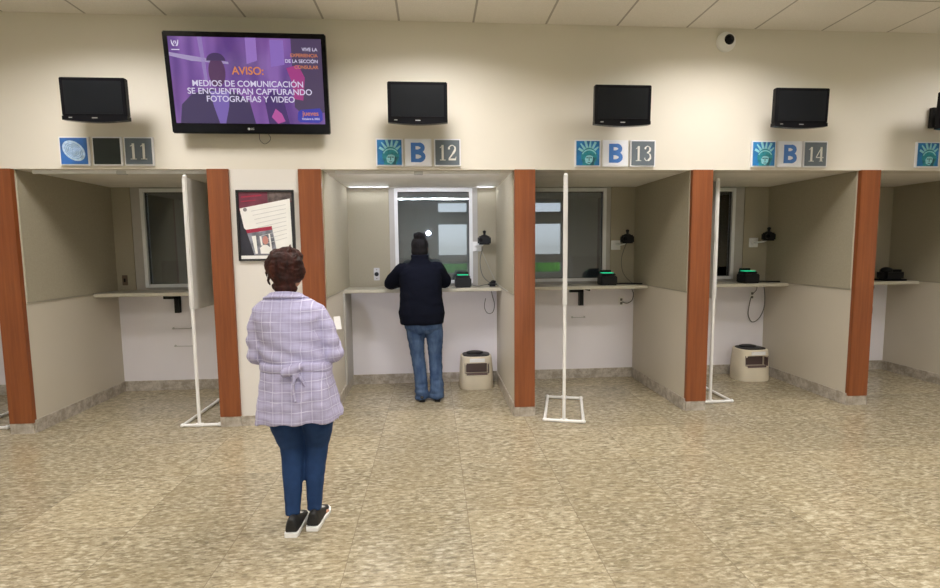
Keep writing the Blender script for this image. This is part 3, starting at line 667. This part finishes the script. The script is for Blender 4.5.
def tile(x, z, label, kind, s_=None, sw=SW):
    t = thing('sign_tile', label, 'sign', (x, 0, z), 0, 'square sign tiles above the booths'); h = sw/2-.006; hz = .1165
    MB().box(-h, h, -.022, 0, -hz, hz, .003).build('sign_frame', m_sf, t)
    f = h-.011; fz = hz-.011
    fm = {'n': m_slate, 'b': m_signw, 's': m_stblue, 'f': m_fblue, 'd': m_darkface}[kind]
    face = MB().box(-f, f, -.0245, -.021, -fz, fz).build('sign_face', fm, t)
    if kind == 'n': numeral(s_, t)
    if kind == 'b':
        e = MB().box(-.062, -.022, -.0276, -.0245, -.082, .082)
        for z0_, z1_, rw in ((-.004, .082, .042), (-.082, .012, .048)):
            zc_ = (z0_+z1_)/2; rz_ = (z1_-z0_)/2-.0145; P_ = [(-.035, zc_+rz_), (.0, zc_+rz_)]
            P_ += [(.002+rw*math.sin(q*PI/10)*.9, zc_+rz_*math.cos(q*PI/10)) for q in range(1, 10)]+[(.0, zc_-rz_), (-.035, zc_-rz_)]
            e.stroke(P_, [.029]*2+[.036]*9+[.029]*2, -.0270-(.0003 if z0_ < -.05 else 0), -.0245)
        e.build('letter', m_ltblue, t)
    if kind == 's':      # plain teal crowned stone head, generic
        r_ = MB()
        for q in range(6):
            an = math.radians(150-q*22); cx0, cz0 = .01, -.015
            p0 = (cx0+.05*math.cos(an), cz0+.05*math.sin(an)); rr_ = .125 if q in (1, 2, 3, 4) else .11
            p1 = (max(-f, min(f, cx0+rr_*math.cos(an))), min(fz, cz0+rr_*math.sin(an)))
            r_.stroke([p0, p1], [.026, .010] if q % 2 else [.018, .022], -.026, -.0245)
        r_.build('crown_ray', m_pale, t)
        hd_ = [(.01+.072*math.cos(q*PI/14), -.03+.075*math.sin(q*PI/14)) for q in range(-3, 18)]
        hd_ = [(x_, max(z_, -fz)) for x_, z_ in hd_]; MB().prism(hd_+[(-.05, -fz), (.06, -fz)], -.0275, -.0245).build('stone_head', m_teal, t)
        br = MB().stroke([(.01+.062*math.cos(q*PI/12), -.022+.05*math.sin(q*PI/12)) for q in range(1, 12)], [.010]*11, -.0285, -.0245)
        br.prism([(-.028, -.05), (-.012, -.022), (.02, -.018), (.045, -.03), (.04, -.07), (.012, -.098), (-.02, -.085)], -.029, -.0245).build('pale_face', m_pale, t)
        MB().box(-.016, .002, -.0295, -.0245, -.045, -.037).box(.018, .036, -.0295, -.0245, -.045, -.037).box(.006, .013, -.0295, -.0245, -.068, -.035).box(-.004, .022, -.0295, -.0245, -.084, -.078).prism([(.045, -.03), (.062, -.05), (.05, -fz), (.02, -fz), (.04, -.07)], -.029, -.0245).build('dark_features', m_teald, t)
    if kind == 'f':
        R2 = Matrix.Rotation(-.7, 2); el = [(R2 @ Vector((.098*math.cos(q*PI/14), .070*math.sin(q*PI/14)))) for q in range(28)]
        MB().prism([(p.x, p.y+.002) for p in el], -.0265, -.0245).build('finger_mark', m_fpale, t)
        rg = MB()
        for k in range(1, 6):
            e2 = [(R2 @ Vector((.015*k*math.cos(q*PI/10), .0105*k*math.sin(q*PI/10)))) for q in range(21)]
            rg.stroke([(p.x, p.y+.002) for p in e2], [.0025]*21, -.0272, -.0262)
        rg.build('ridge_line', m_fblue, t)
    return t
ZS = 2.373
tile(-2.922, ZS, 'sign tile with a pale fingerprint on blue, first of the booth 11 sign', 'f')
tile(-2.664, ZS, 'blank dark sign tile between the fingerprint tile and the number 11', 'd')
tile(-2.414, ZS, 'slate sign tile with the number 11', 'n', '11')
nxt = [('12', -.355, -.110, .142), ('13', 1.384, 1.636, 1.885), ('14', 3.014, 3.266, 3.510), ('15', 4.617, 4.867, 5.11)]
for s_, xa, xb, xc in nxt:
    if s_ != '15':
        tile(xa, ZS, 'teal crowned stone head sign tile left of the letter B and number ' + s_, 's')
        tile(xb, ZS, 'white sign tile with a blue letter B next to the number ' + s_, 'b'); tile(xc, ZS, 'slate sign tile with the number ' + s_, 'n', s_)
    else:
        tile(xa, ZS, 'teal crowned stone head sign tile cut off at the right edge of the photo', 's')

# ---------------------------------------------------------------- dome camera
t = thing('security_camera', 'white round security camera with a black eye high on the wall under the ceiling', 'security camera', (2.625, 0, 3.345))
MB().tube([(0, 0, 0), (0, -.02, 0), (0, -.032, 0), (0, -.04, 0)], [.085, .085, .078, .06], 32).build('round_base', m_white, t, True)
MB().ell((.014, -.034, .012), (.046, .034, .046)).build('black_eye', m_blackgloss, t, True)
MB().tube([(.018, -.062, .014), (.020, -.072, .015)], .014, 20).build('lens_ring', m_black, t, True)

# ---------------------------------------------------------------- framed notice
t = thing('framed_notice', 'black framed notice with papers on the white pier between two wood pillars', 'picture', (-1.417, 0, 1.757))
a, c = .240, .300
MB().box(-a, a, -.02, 0, -c, -c+.016).box(-a, a, -.02, 0, c-.016, c).box(-a, -a+.016, -.02, 0, -c+.016, c-.016).box(a-.016, a, -.02, 0, -c+.016, c-.016).build('frame', m_frame, t)
bk = MB().box(-a+.016, a-.016, -.008, 0, -c+.016, c-.016).build('backing', mat('dark_poster', (.03, .03, .045), .4, var=(5, .3)), t)
def pz(pts, lay, m, nm): return MB().prism(pts, -.008-.001*lay, -.004).build(nm, m, bk)
m_maroon = mat('maroon_print', (.16, .03, .06), .5, var=(8, .3)); m_photo = mat('grey_photo_print', (.20, .21, .26), .5, var=(14, .6)); m_red = mat('red_print', (.35, .02, .06), .5)
pz([(-.22, .12), (.22, .20), (.22, .284), (-.22, .284)], 1, m_maroon, 'maroon_band')
pz([(.02, .20), (.22, .21), (.22, .284), (.02, .284)], 2, mat('brown_photo_print', (.13, .10, .10), .5, var=(20, .6)), 'brown_photo')
pz([(-.20, .235), (-.03, .25), (-.03, .262), (-.20, .247)], 3, m_red, 'red_line'); pz([(-.20, .20), (-.08, .21), (-.08, .218), (-.20, .208)], 3, m_red, 'red_line')
pz([(-.215, .145), (.205, .228), (.215, -.284), (.08, -.284), (-.185, -.02)], 4, m_paper, 'white_letter')
gp = MB()
for k in range(9):
    z = .15-.035*k; gp.prism([(-.12+.012*k, z-.03), (.17, z+.025), (.17, z+.029), (-.12+.012*k, z-.026)], -.0135, -.011)
gp.build('printed_line', mat('grey_print', (.55, .56, .58), .6), bk)
MB().cyl((-.17, -.0135, .135), (-.17, -.012, .135), .016).build('round_stamp', mat('stamp_print', (.25, .25, .27), .6), bk)
pz([(-.17, -.035), (.045, -.005), (.085, -.25), (-.11, -.25)], 5, m_photo, 'inner_photo')
pz([(-.17, -.035), (.045, -.005), (.05, -.035), (-.162, -.065)], 6, m_red, 'red_header')
pz([(-.125, -.09), (-.09, -.085), (-.08, -.24), (-.10, -.24)], 6, m_paper, 'pale_stripe'); pz([(-.06, -.09), (-.045, -.09), (-.035, -.17), (-.05, -.17)], 6, m_paper, 'pale_stripe'); pz([(.015, -.07), (.028, -.07), (.045, -.24), (.03, -.24)], 6, m_paper, 'pale_stripe')
pz([(-.055+.0, -.24), (-.06, -.19), (-.03, -.165), (.0, -.165), (.03, -.19), (.04, -.24)], 7, m_paper, 'picture_shirt')
pz([(-.012+.024*math.cos(q*PI/8), -.125+.036*math.sin(q*PI/8)) for q in range(16)], 8, mat('picture_face', (.55, .25, .22), .6), 'picture_face')
pz([(-.22, -.284), (.1, -.284), (.1, -.255), (-.22, -.255)], 5, m_paper, 'footer_strip')

# ---------------------------------------------------------------- people
def wr(amp, s1=(9, 9, 22), s2=(30, 30, 30), mask=None):
    def f(co_, nn):
        a_ = noise.noise(Vector((co_.x*s1[0], co_.y*s1[1], co_.z*s1[2]))); a2 = noise.noise(Vector((co_.x*s2[0], co_.y*s2[1], co_.z*s2[2])))
        k = 1 if mask is None else mask(co_); return amp*k*(a_*1.0+a2*.35)
    return f
def hand(mb, wrist, dirv, palmn, side, curl=.5, s_=1.0, claw=None):
    """palm plus five bent fingers; dirv = towards fingertips, palmn = out of the palm, side = +1 if the thumb is on (dirv x palmn)"""
    d = Vector(dirv).normalized(); nrm = Vector(palmn); nrm = (nrm - d*nrm.dot(d)).normalized(); sd = d.cross(nrm)*side; w_ = Vector(wrist)
    R = Matrix((sd, d, nrm)).transposed()
    mb.ell(w_+d*.045*s_, (.040*s_, .052*s_, .016*s_), rot=R, seg=16); mb.tube([w_-d*.02, w_+d*.02], [(.026, .020), (.030, .018)], 12)
    for k in range(4):
        off_ = (1.5-k)*.0205; ln = (.074, .082, .077, .060)[k]*s_
        p0 = w_+d*(.070-.004*abs(k-1))*s_+sd*off_; pts = [p0-d*.02, p0]; cur = d.copy(); p = p0
        for j, fr_ in enumerate((.45, .30, .25)):
            cur = (Matrix.Rotation(0, 3, 'X') @ cur); ang = curl*(.5+.35*j); ax = cur.cross(nrm)
            cc = (cur*math.cos(ang)+(nrm if j == 0 else nn2)*math.sin(ang)).normalized(); nn2 = ax.cross(cc).normalized()*1.0
            if nn2.dot(nrm) < -.95: nn2 = -nn2
            cur = cc; p = p+cur*ln*fr_; pts.append(p.copy()); 
        mb.tube(pts, [.0090, .0088, .0082, .0078, .0065], 8); mb.ell(pts[-1], (.0068, .0068, .0068), seg=8)
    t0 = w_+d*.018*s_+sd*.030; t1 = t0+d*.030+sd*.020+nrm*.008; t2 = t1+d*.026+sd*.004+nrm*.012; t3 = t2+d*.020+nrm*.008
    mb.tube([t0-sd*.012, t0, t1, t2, t3], [.012, .013, .0105, .0092, .0075], 8); mb.ell(t3, (.0078, .0078, .0078), seg=8)
def head(mb, c, s_=1.0, yaw=0):
    """head facing +y rotated by yaw; c = centre of the cranium"""
    R = Matrix.Rotation(yaw, 3, 'Z'); c = Vector(c)
    def P(x, y, z): return c+R @ Vector((x*s_, y*s_, z*s_))
    mb.ell(P(0, 0, .02), (.076*s_, .092*s_, .092*s_), rot=R); mb.ell(P(0, .030, -.045), (.060*s_, .062*s_, .070*s_), rot=R)
    mb.ell(P(0, .062, -.088), (.026*s_, .022*s_, .020*s_), rot=R)          # chin
    mb.tube([P(0, .086, .012), P(0, .100, -.012), P(0, .108, -.030), P(0, .094, -.040)], [.008*s_, .010*s_, .014*s_, .010*s_], 10)
    mb.ell(P(-.03, .082, .020), (.022*s_, .010*s_, .007*s_), rot=R); mb.ell(P(.03, .082, .020), (.022*s_, .010*s_, .007*s_), rot=R)
    mb.ell(P(0, .088, -.058), (.022*s_, .010*s_, .006*s_), rot=R); mb.ell(P(0, .086, -.067), (.019*s_, .010*s_, .007*s_), rot=R)
    for q in (-1, 1):
        mb.ell(P(q*.076, -.005, -.018), (.008*s_, .018*s_, .030*s_), rot=R @ Matrix.Rotation(q*.25, 3, 'Z')); mb.ell(P(q*.042, .054, -.030), (.022*s_, .020*s_, .022*s_), rot=R)
    return P
def eyes(P, s_, par):
    for q in (-1, 1):
        MB().ell(P(q*.030, .0715, .004), (.0115*s_,)*3, seg=14).build('eye', m_eye, par, True)
        MB().ell(P(q*.030, .0808, .004), (.0052*s_, .003*s_, .0052*s_), seg=10).build('iris', m_iris, par, True)

# --- woman in the plaid jacket (world coordinates minus origin O)
O = Vector((-.745, -1.68, 0))
t = thing('person', 'woman seen from behind in lavender plaid jacket, dark blue trousers and black sneakers', 'person', O)
def L(x, y, z): return Vector((-.765+(x+.765)*.945, y, z+(.035*z/.6 if z < .6 else .035-.047*min(1, (z-.6)/.3))))-O
hc = L(-.803, -1.615, 1.455)
body = MB()
P = head(body, hc, .98, yaw=-.25)
body.tube([L(-.81, -1.655, 1.26), L(-.812, -1.65, 1.33), L(-.815, -1.63, 1.40)], [.062, .052, .052], 16)
body.rings([[p for p in sellipse(L(x, y, z), rx, ry, 24, 2.3)] for x, y, z, rx, ry in ((-.765, -1.67, .62, .15, .09), (-.762, -1.665, .80, .17, .11), (-.77, -1.66, .95, .14, .09), (-.785, -1.66, 1.10, .155, .10), (-.80, -1.665, 1.22, .15, .08), (-.81, -1.66, 1.29, .08, .05))])
legs = {-1: [(-.835, -1.675, .66, .085), (-.835, -1.66, .55, .080), (-.814, -1.645, .42, .060), (-.805, -1.68, .27, .052), (-.797, -1.735, .12, .033), (-.795, -1.748, .055, .03)],
        1: [(-.665, -1.675, .66, .085), (-.655, -1.655, .55, .080), (-.671, -1.62, .42, .060), (-.682, -1.65, .27, .050), (-.684, -1.69, .12, .033), (-.682, -1.70, .055, .03)]}
for q in (-1, 1): body.tube([L(*p[:3]) for p in legs[q]], [p[3]-.006 for p in legs[q]], 16)
arms = {-1: [(-.955, -1.665, 1.235), (-.975, -1.67, 1.12), (-.982, -1.655, .995), (-.965, -1.54, .965), (-.90, -1.42, 1.01)],
        1: [(-.625, -1.66, 1.235), (-.582, -1.665, 1.12), (-.555, -1.65, .995), (-.565, -1.54, .98), (-.615, -1.43, 1.045)]}
for q in (-1, 1): body.tube([L(*p)-Vector((0, 0, .012)) for p in arms[q]], [.030, .034, .030, .028, .024], 14)
hand(body, L(-.895, -1.415, 1.012), (.75, .5, .2), (0, .1, 1), -1, .55, .92); hand(body, L(-.618, -1.425, 1.048), (-.35, .75, .35), (-.6, 0, .7), 1, .6, .92)
for q, (hx, hy, tx_, ty_) in ((-1, (-.788, -1.80, -.760, -1.58)), (1, (-.684, -1.745, -.625, -1.53))):
    body.tube([L(hx, hy+.05, .05), L((hx+tx_)/2, (hy+ty_)/2, .034), L(tx_, ty_-.06, .024)], [.020, .016, .010], 12)
body = blob('body', body, m_skin, t, .0065, 3)
eyes(P, .98, t)
# hair: swept-up auburn mass and low bun
h = MB()
h.ell(hc+Vector((-.005, -.020, .035)), (.090, .098, .086)); h.ell(hc+Vector((.004, .016, .068)), (.078, .084, .050)); h.ell(hc+Vector((.0, -.0, .02)), (.088, .062, .07)); h.ell(hc+Vector((.0, -.045, .015)), (.100, .075, .088)); h.ell(hc+Vector((-.055, -.03, .02)), (.058, .065, .060))
h.ell(hc+Vector((.052, -.045, -.01)), (.055, .055, .066)); h.ell(hc+Vector((.0, -.070, -.040)), (.068, .045, .055)); h.ell(hc+Vector((-.0, -.060, -.098)), (.060, .045, .036)); h.ell(hc+Vector((.03, -.055, -.108)), (.035, .035, .026))
h.ell(hc+Vector((-.045, -.05, -.092)), (.028, .03, .024)); h.ell(hc+Vector((.01, -.03, .095)), (.05, .05, .03))
for k in range(60):      # twisted locks wrapping the updo
    a0 = random.uniform(-2.75, -1.0); z0 = random.uniform(-.05, .085); a1 = a0+random.uniform(.3, .75); z1_ = z0+random.uniform(-.05, .05)
    pts = []
    for j in range(6):
        aa = a0+(a1-a0)*j/5; zz = z0+(z1_-z0)*j/5; rad = math.sqrt(max(.2, 1-(zz/.135)**2)); pts.append(hc+Vector((math.cos(aa)*.103*rad, math.sin(aa)*.118*rad-.006, zz+.01)))
    h.tube(pts, [.003, .006, .008, .008, .006, .003], 8)
h.tube([hc+Vector(p) for p in ((-.09, -.01, .02), (-.112, -.01, -.02), (-.108, -.012, -.05))], [.010, .008, .004], 8); h.tube([hc+Vector(p) for p in ((-.075, -.05, -.01), (-.092, -.05, -.06), (-.082, -.05, -.085))], [.010, .009, .005], 8)
blob('hair', h, m_hair, t, .0055, 3, lambda c_, n_: .0035*noise.noise(Vector((c_.x*50, c_.y*30, c_.z*90))))
# jacket
j = MB()
RG = [(-.753, -1.665, .598, .235, .165), (-.754, -1.665, .66, .227, .160), (-.756, -1.665, .75, .213, .152), (-.758, -1.665, .84, .198, .142), (-.759, -1.663, .915, .186, .130), (-.765, -1.663, .97, .176, .127), (-.775, -1.663, 1.05, .168, .128), (-.79, -1.663, 1.13, .170, .130), (-.797, -1.665, 1.20, .184, .120), (-.80, -1.665, 1.245, .182, .105), (-.804, -1.663, 1.285, .142, .085), (-.806, -1.66, 1.31, .095, .068), (-.808, -1.658, 1.325, .070, .058)]
n_ = 44; rings = []
for i, (x, y, z, rx, ry) in enumerate(RG):
    ring = []
    fl = max(0, (.9-z)/.3)
    for k, p in enumerate(sellipse(L(x, y, z), rx, ry, n_, 2.35)):
        a_ = 2*PI*k/n_; wv_ = 1+fl*.035*math.sin(a_*7+.6)+fl*.02*math.sin(a_*3)
        cc = L(x, y, z); q = cc+(p-cc)*wv_; q.z = p.z+(-.012*math.cos(a_*2)*fl)-.018*fl*(1 if math.sin(a_) < 0 else 0); ring.append(q)
    rings.append(ring)
j.rings(rings)
for q in (-1, 1):
    A = [L(*p) for p in arms[q]]; A[0] += Vector((-q*.014, 0, -.012))
    sl = [A[0]+Vector((-q*.03, 0, .012)), A[0], A[1], A[2], A[3], A[4]-(A[4]-A[3])*.12]
    j.tube(catmull(sl, 4), [.046]*4+[.052]*4+[.050]*4+[.053, .054, .053, .051]+[.047]*4+[.044], 18)
    j.ell(A[2]+Vector((0, -.012, -.005)), (.051, .050, .052))
    a_ = A[4]-(A[4]-A[3])*.12; dd = (A[4]-A[3]).normalized(); j.tube([a_-dd*.03, a_+dd*.005], [.048, .048], 18)
def jd(c_, n_):
    w = c_+O; k = 1.0; v = 0
    v += .006*noise.noise(Vector((c_.x*10, c_.y*8, c_.z*24)))+.003*noise.noise(Vector((c_.x*28, c_.y*28, c_.z*40)))
    # diagonal drag folds in the back towards the belt knot, radiating pleats below it
    if .93 < w.z < 1.12 and abs(w.x+.76) < .19: v += .008*math.sin((w.z*62)+(w.x+.76)*26)*max(0, 1-abs(w.z-1.0)/.12)
    if w.z < .90: v += .005*math.sin((w.x+.76)*60/(1+.8*(0.92-w.z)))*min(1, (.90-w.z)/.1)
    if w.z > .9 and abs(w.x+.77) > .19: v += .005*math.sin(w.z*75+w.y*20)*max(0, 1-abs(w.z-1.02)/.14)
    return v
blob('jacket', j, m_plaid, t, .0085, 3, jd)
cl = MB(); pts = []
for k in range(15):
    a_ = PI*(1.0+k/14) if False else math.radians(165+210*k/14); pts.append(L(-.806, -1.655, 1.325)+Vector((.076*math.cos(a_), .064*math.sin(a_), -.012+.016*math.cos(a_-1.5*PI))))
cl.tube(pts, [(.018, .012)]*15, 10); cl.tube([p+Vector(((p.x-(L(-.806, 0, 0)).x)*.35, (p.y-L(0, -1.655, 0).y)*.35, -.016)) for p in pts], [(.020, .010)]*15, 10)
blob('collar', cl, m_plaid, t, .006, 2)
bt = MB(); rg2 = []
for (dz, rx, ry) in ((-.028, .182, .129), (-.018, .193, .139), (.018, .193, .139), (.028, .182, .129)):
    ring = []
    for k, p in enumerate(sellipse(L(-.760, -1.663, .925+dz), rx, ry, 44, 2.35)):
        p.z += .012*math.cos((p.x-L(-.76, 0, 0).x)*9) + .006*math.sin(p.x*25); ring.append(p)
    rg2.append(ring)
bt.rings(rg2)
bt.tube([L(-.80, -1.815, .915), L(-.76, -1.82, .925), L(-.72, -1.815, .945), L(-.69, -1.80, .955)], [.02, .026, .024, .014], 12)
bt.tube([L(-.735, -1.815, .93), L(-.73, -1.822, .88), L(-.738, -1.828, .82), L(-.728, -1.832, .74)], [(.018, .010), (.020, .008), (.020, .008), (.017, .007)], 12)
bt.tube([L(-.735, -1.812, .93), L(-.70, -1.80, .88), L(-.68, -1.80, .83)], [(.016, .009), (.018, .008), (.012, .007)], 12)
blob('belt', bt, m_plaid, t, .007, 2, wr(.003))
# trousers
tr_ = MB()
for q in (-1, 1):
    lp = legs[q][:5]; tr_.tube(catmull([L(*p[:3]) for p in lp[:-1]]+[L(*lp[4][:3])-Vector((0, 0, .040))], 4), [r for i in range(4) for r in [legs[q][i][3]+(legs[q][i+1][3]-legs[q][i][3])*k/4+(.008 if i < 2 else .004) for k in range(4)]]+[.040], 20)
tr_.rings([sellipse(L(-.755, -1.668, z), rx, ry, 28, 2.4) for z, rx, ry in ((.60, .10, .09), (.64, .165, .115), (.72, .175, .12), (.85, .16, .11))])
blob('trousers', tr_, m_tights, t, .0075, 4, wr(.002, (12, 12, 30), (30, 30, 60)))
def sneaker(hx, hy, tx_, ty_):
    a_ = math.atan2(-(tx_-hx), ty_-hy); R = Matrix.Rotation(a_, 3, 'Z'); c0 = L(hx, hy, 0)
    Ln = .245
    def outl(z, gr, l0=0, l1=1):
        prof = [(0, .030), (.08, .036), (.25, .036), (.45, .036), (.62, .043), (.8, .044), (.93, .034), (1, .016)]
        pr = [(yy*Ln, ww+gr) for yy, ww in prof]; ls = [(-w_, y_) for y_, w_ in pr]+[(w_, y_) for y_, w_ in reversed(pr)]
        return [c0+R @ Vector((x_, y_, z)) for x_, y_ in ls]
    s_ = MB().rings([outl(0, 0), outl(.004, .003), outl(.022, .003), outl(.024, 0)]).build('sole', m_sole, t, True)
    u = MB(); prof = [(.006, .031, .100, .028), (.03, .036, .112, 0), (.07, .037, .104, .0), (.11, .037, .086, 0), (.16, .038, .058, 0), (.205, .038, .042, 0), (.238, .022, .032, 0)]
    rg_ = []
    for y_, w_, z_, _ in prof:
        rg_.append([c0+R @ Vector((w_*math.cos(k*PI/10)*(1 if k < 11 else 1), y_, .026+(z_-.026)*math.sin(k*PI/10))) for k in range(11)])
    u.rings(rg_)
    up = blob('shoe_upper', u, m_shoe, t, .005, 2)
    lc = MB()
    for k in range(4): y_ = .12+.02*k; zt = .078-.009*k-.004; lc.tube([c0+R @ Vector((-.018, y_, zt-.002)), c0+R @ Vector((0, y_, zt+.003)), c0+R @ Vector((.018, y_, zt-.002))], .003, 6)
    lc.build('shoe_lace', m_sole if True else m_shoe, t, True)
sneaker(-.790, -1.815, -.780, -1.575); sneaker(-.684, -1.762, -.662, -1.53)
pp = MB().box(-.02, .02, -.0008, .0008, -.04, .04, rot=Matrix.Rotation(.5, 3, 'Z') @ Matrix.Rotation(-.3, 3, 'X')).build('folded_paper', m_paper, None)
pp.location = (-.588, -1.36, 1.10); tag(pp, 'small white paper held in the right hand of the woman in plaid', 'paper')

# --- person in dark clothes at the counter
def L(x, y, z): return Vector((x, y, z))-O
O = Vector((-.06, .62, 0))
t = thing('person', 'person seen from behind leaning on the counter in dark jacket and jeans, black hair bun', 'person', O)
hc = L(-.13, .66, 1.555)
body = MB(); P = head(body, hc, 1.0, yaw=.05)
body.tube([L(-.13, .62, 1.35), L(-.13, .625, 1.42), L(-.13, .64, 1.50)], [.070, .060, .060], 16)
body.rings([sellipse(L(x, y, z), rx, ry, 24, 2.3) for x, y, z, rx, ry in ((-.115, .60, .74, .16, .10), (-.12, .60, .88, .19, .13), (-.12, .605, 1.05, .18, .12), (-.125, .61, 1.22, .18, .12), (-.13, .615, 1.34, .16, .085), (-.13, .615, 1.39, .08, .05))])
lg2 = {-1: [(-.195, .60, .82, .100), (-.185, .60, .68, .088), (-.168, .61, .46, .066), (-.145, .60, .25, .058), (-.130, .585, .07, .05)],
       1: [(-.02, .60, .82, .100), (.005, .60, .68, .088), (.010, .615, .46, .068), (.016, .60, .25, .062), (.022, .585, .07, .05)]}
for q in (-1, 1): body.tube([L(*p[:3]) for p in lg2[q]], [p[3]-.012 for p in lg2[q]], 16)
ar2 = {-1: [(-.30, .62, 1.335), (-.375, .68, 1.26), (-.435, .76, 1.19), (-.36, .90, 1.178), (-.27, 1.02, 1.155)],
       1: [(.04, .62, 1.345), (.085, .68, 1.27), (.122, .76, 1.20), (.07, .90, 1.178), (.0, 1.02, 1.155)]}
for q in (-1, 1): body.tube([L(*p) for p in ar2[q]], [.050, .046, .040, .034, .024], 14)
hand(body, L(-.268, 1.02, 1.155), (.5, .8, -.05), (0, 0, -1), 1, .22); hand(body, L(-.002, 1.02, 1.155), (-.4, .85, -.05), (0, 0, -1), -1, .22)
for q, x_ in ((-1, -.13), (1, .022)): body.tube([L(x_, .585, .05), L(x_, .66, .045), L(x_+q*.01, .72, .03)], [.035, .036, .026], 12)
blob('body', body, m_skin2, t, .007, 3); eyes(P, 1.0, t)
h = MB(); h.ell(hc+Vector((0, -.012, .030)), (.087, .100, .090)); h.ell(hc+Vector((0, -.035, -.03)), (.085, .068, .085)); h.ell(hc+Vector((0, -.045, -.085)), (.066, .050, .055)); h.ell(hc+Vector((.0, -.04, .118)), (.048, .046, .042)); h.tube([hc+Vector((0, -.03, .08)), hc+Vector((0, -.04, .11))], [.04, .036], 14)
for k in range(10):
    a0 = k*.63; h.tube([hc+Vector((.05*math.cos(a0+.35*i_), -.04+.048*math.sin(a0+.35*i_), .095+.018*i_)) for i_ in range(4)], [.006, .012, .012, .006], 8)
blob('hair', h, m_hairb, t, .006, 3, lambda c_, n_: .002*noise.noise(Vector((c_.x*60, c_.y*40, c_.z*60))))
j = MB()
j.rings([sellipse(L(x, y, z), rx, ry, 40, 2.5) for x, y, z, rx, ry in ((-.118, .60, .790, .215, .150), (-.118, .60, .81, .222, .158), (-.118, .60, .90, .232, .165), (-.12, .60, .97, .222, .160), (-.122, .60, 1.05, .212, .155), (-.125, .605, 1.18, .212, .152), (-.127, .612, 1.29, .214, .135), (-.128, .615, 1.35, .185, .110), (-.13, .617, 1.395, .120, .085), (-.13, .62, 1.435, .090, .077), (-.13, .625, 1.475, .082, .072))])
for q in (-1, 1):
    A = [L(*p) for p in ar2[q]]; sl = [A[0]+Vector((-q*.05, 0, -.01)), A[0], A[1], A[2], A[3], A[4]-(A[4]-A[3])*.1]
    j.tube(catmull(sl, 4), [.070]*4+[.075]*4+[.074]*4+[.066, .060, .056, .054]+[.048]*4+[.040], 18)
    j.ell(A[2]+Vector((0, 0, .004)), (.062, .062, .056))
j.tube([L(-.13+.078*math.cos(a_*PI/8), .625+.068*math.sin(a_*PI/8), 1.472) for a_ in range(17)], .016, 10)
blob('jacket', j, m_navy, t, .009, 4, wr(.006, (8, 8, 16), (24, 24, 30)))
tr_ = MB()
for q in (-1, 1):
    pts = [L(*p[:3]) for p in lg2[q][:4]]+[L(lg2[q][4][0], .58, .016)]; rs = [.102, .090, .070, .066, .070 if q < 0 else .078]
    tr_.tube(catmull(pts, 4), [r for i in range(4) for r in [rs[i]+(rs[i+1]-rs[i])*k/4 for k in range(4)]]+[rs[4]], 20)
tr_.rings([sellipse(L(-.105, .60, z), rx, ry, 28, 2.4) for z, rx, ry in ((.70, .13, .10), (.75, .190, .125), (.83, .205, .14), (.92, .19, .13))])
blob('jeans', tr_, m_jeans, t, .008, 4, wr(.005, (10, 10, 26), (30, 30, 50), lambda c_: 1+max(0, .35-c_.z)*3))
for q, x_ in ((-1, -.130), (1, .024)):
    MB().rings([[L(x_+a_*ww, .50+yy, z) for a_, yy, ww in [(-1, 0, .028), (-1, .08, .036), (-1, .18, .042), (-1, .24, .03), (0, .265, 0), (1, .24, .03), (1, .18, .042), (1, .08, .036), (1, 0, .028)]] for z in (0, .022)]).build('sole', m_black, t)
    blob('shoe_upper', MB().ell(L(x_, .575, .042), (.034, .07, .034)).ell(L(x_, .68, .034), (.038, .075, .024)), m_shoe, t, .006, 2)
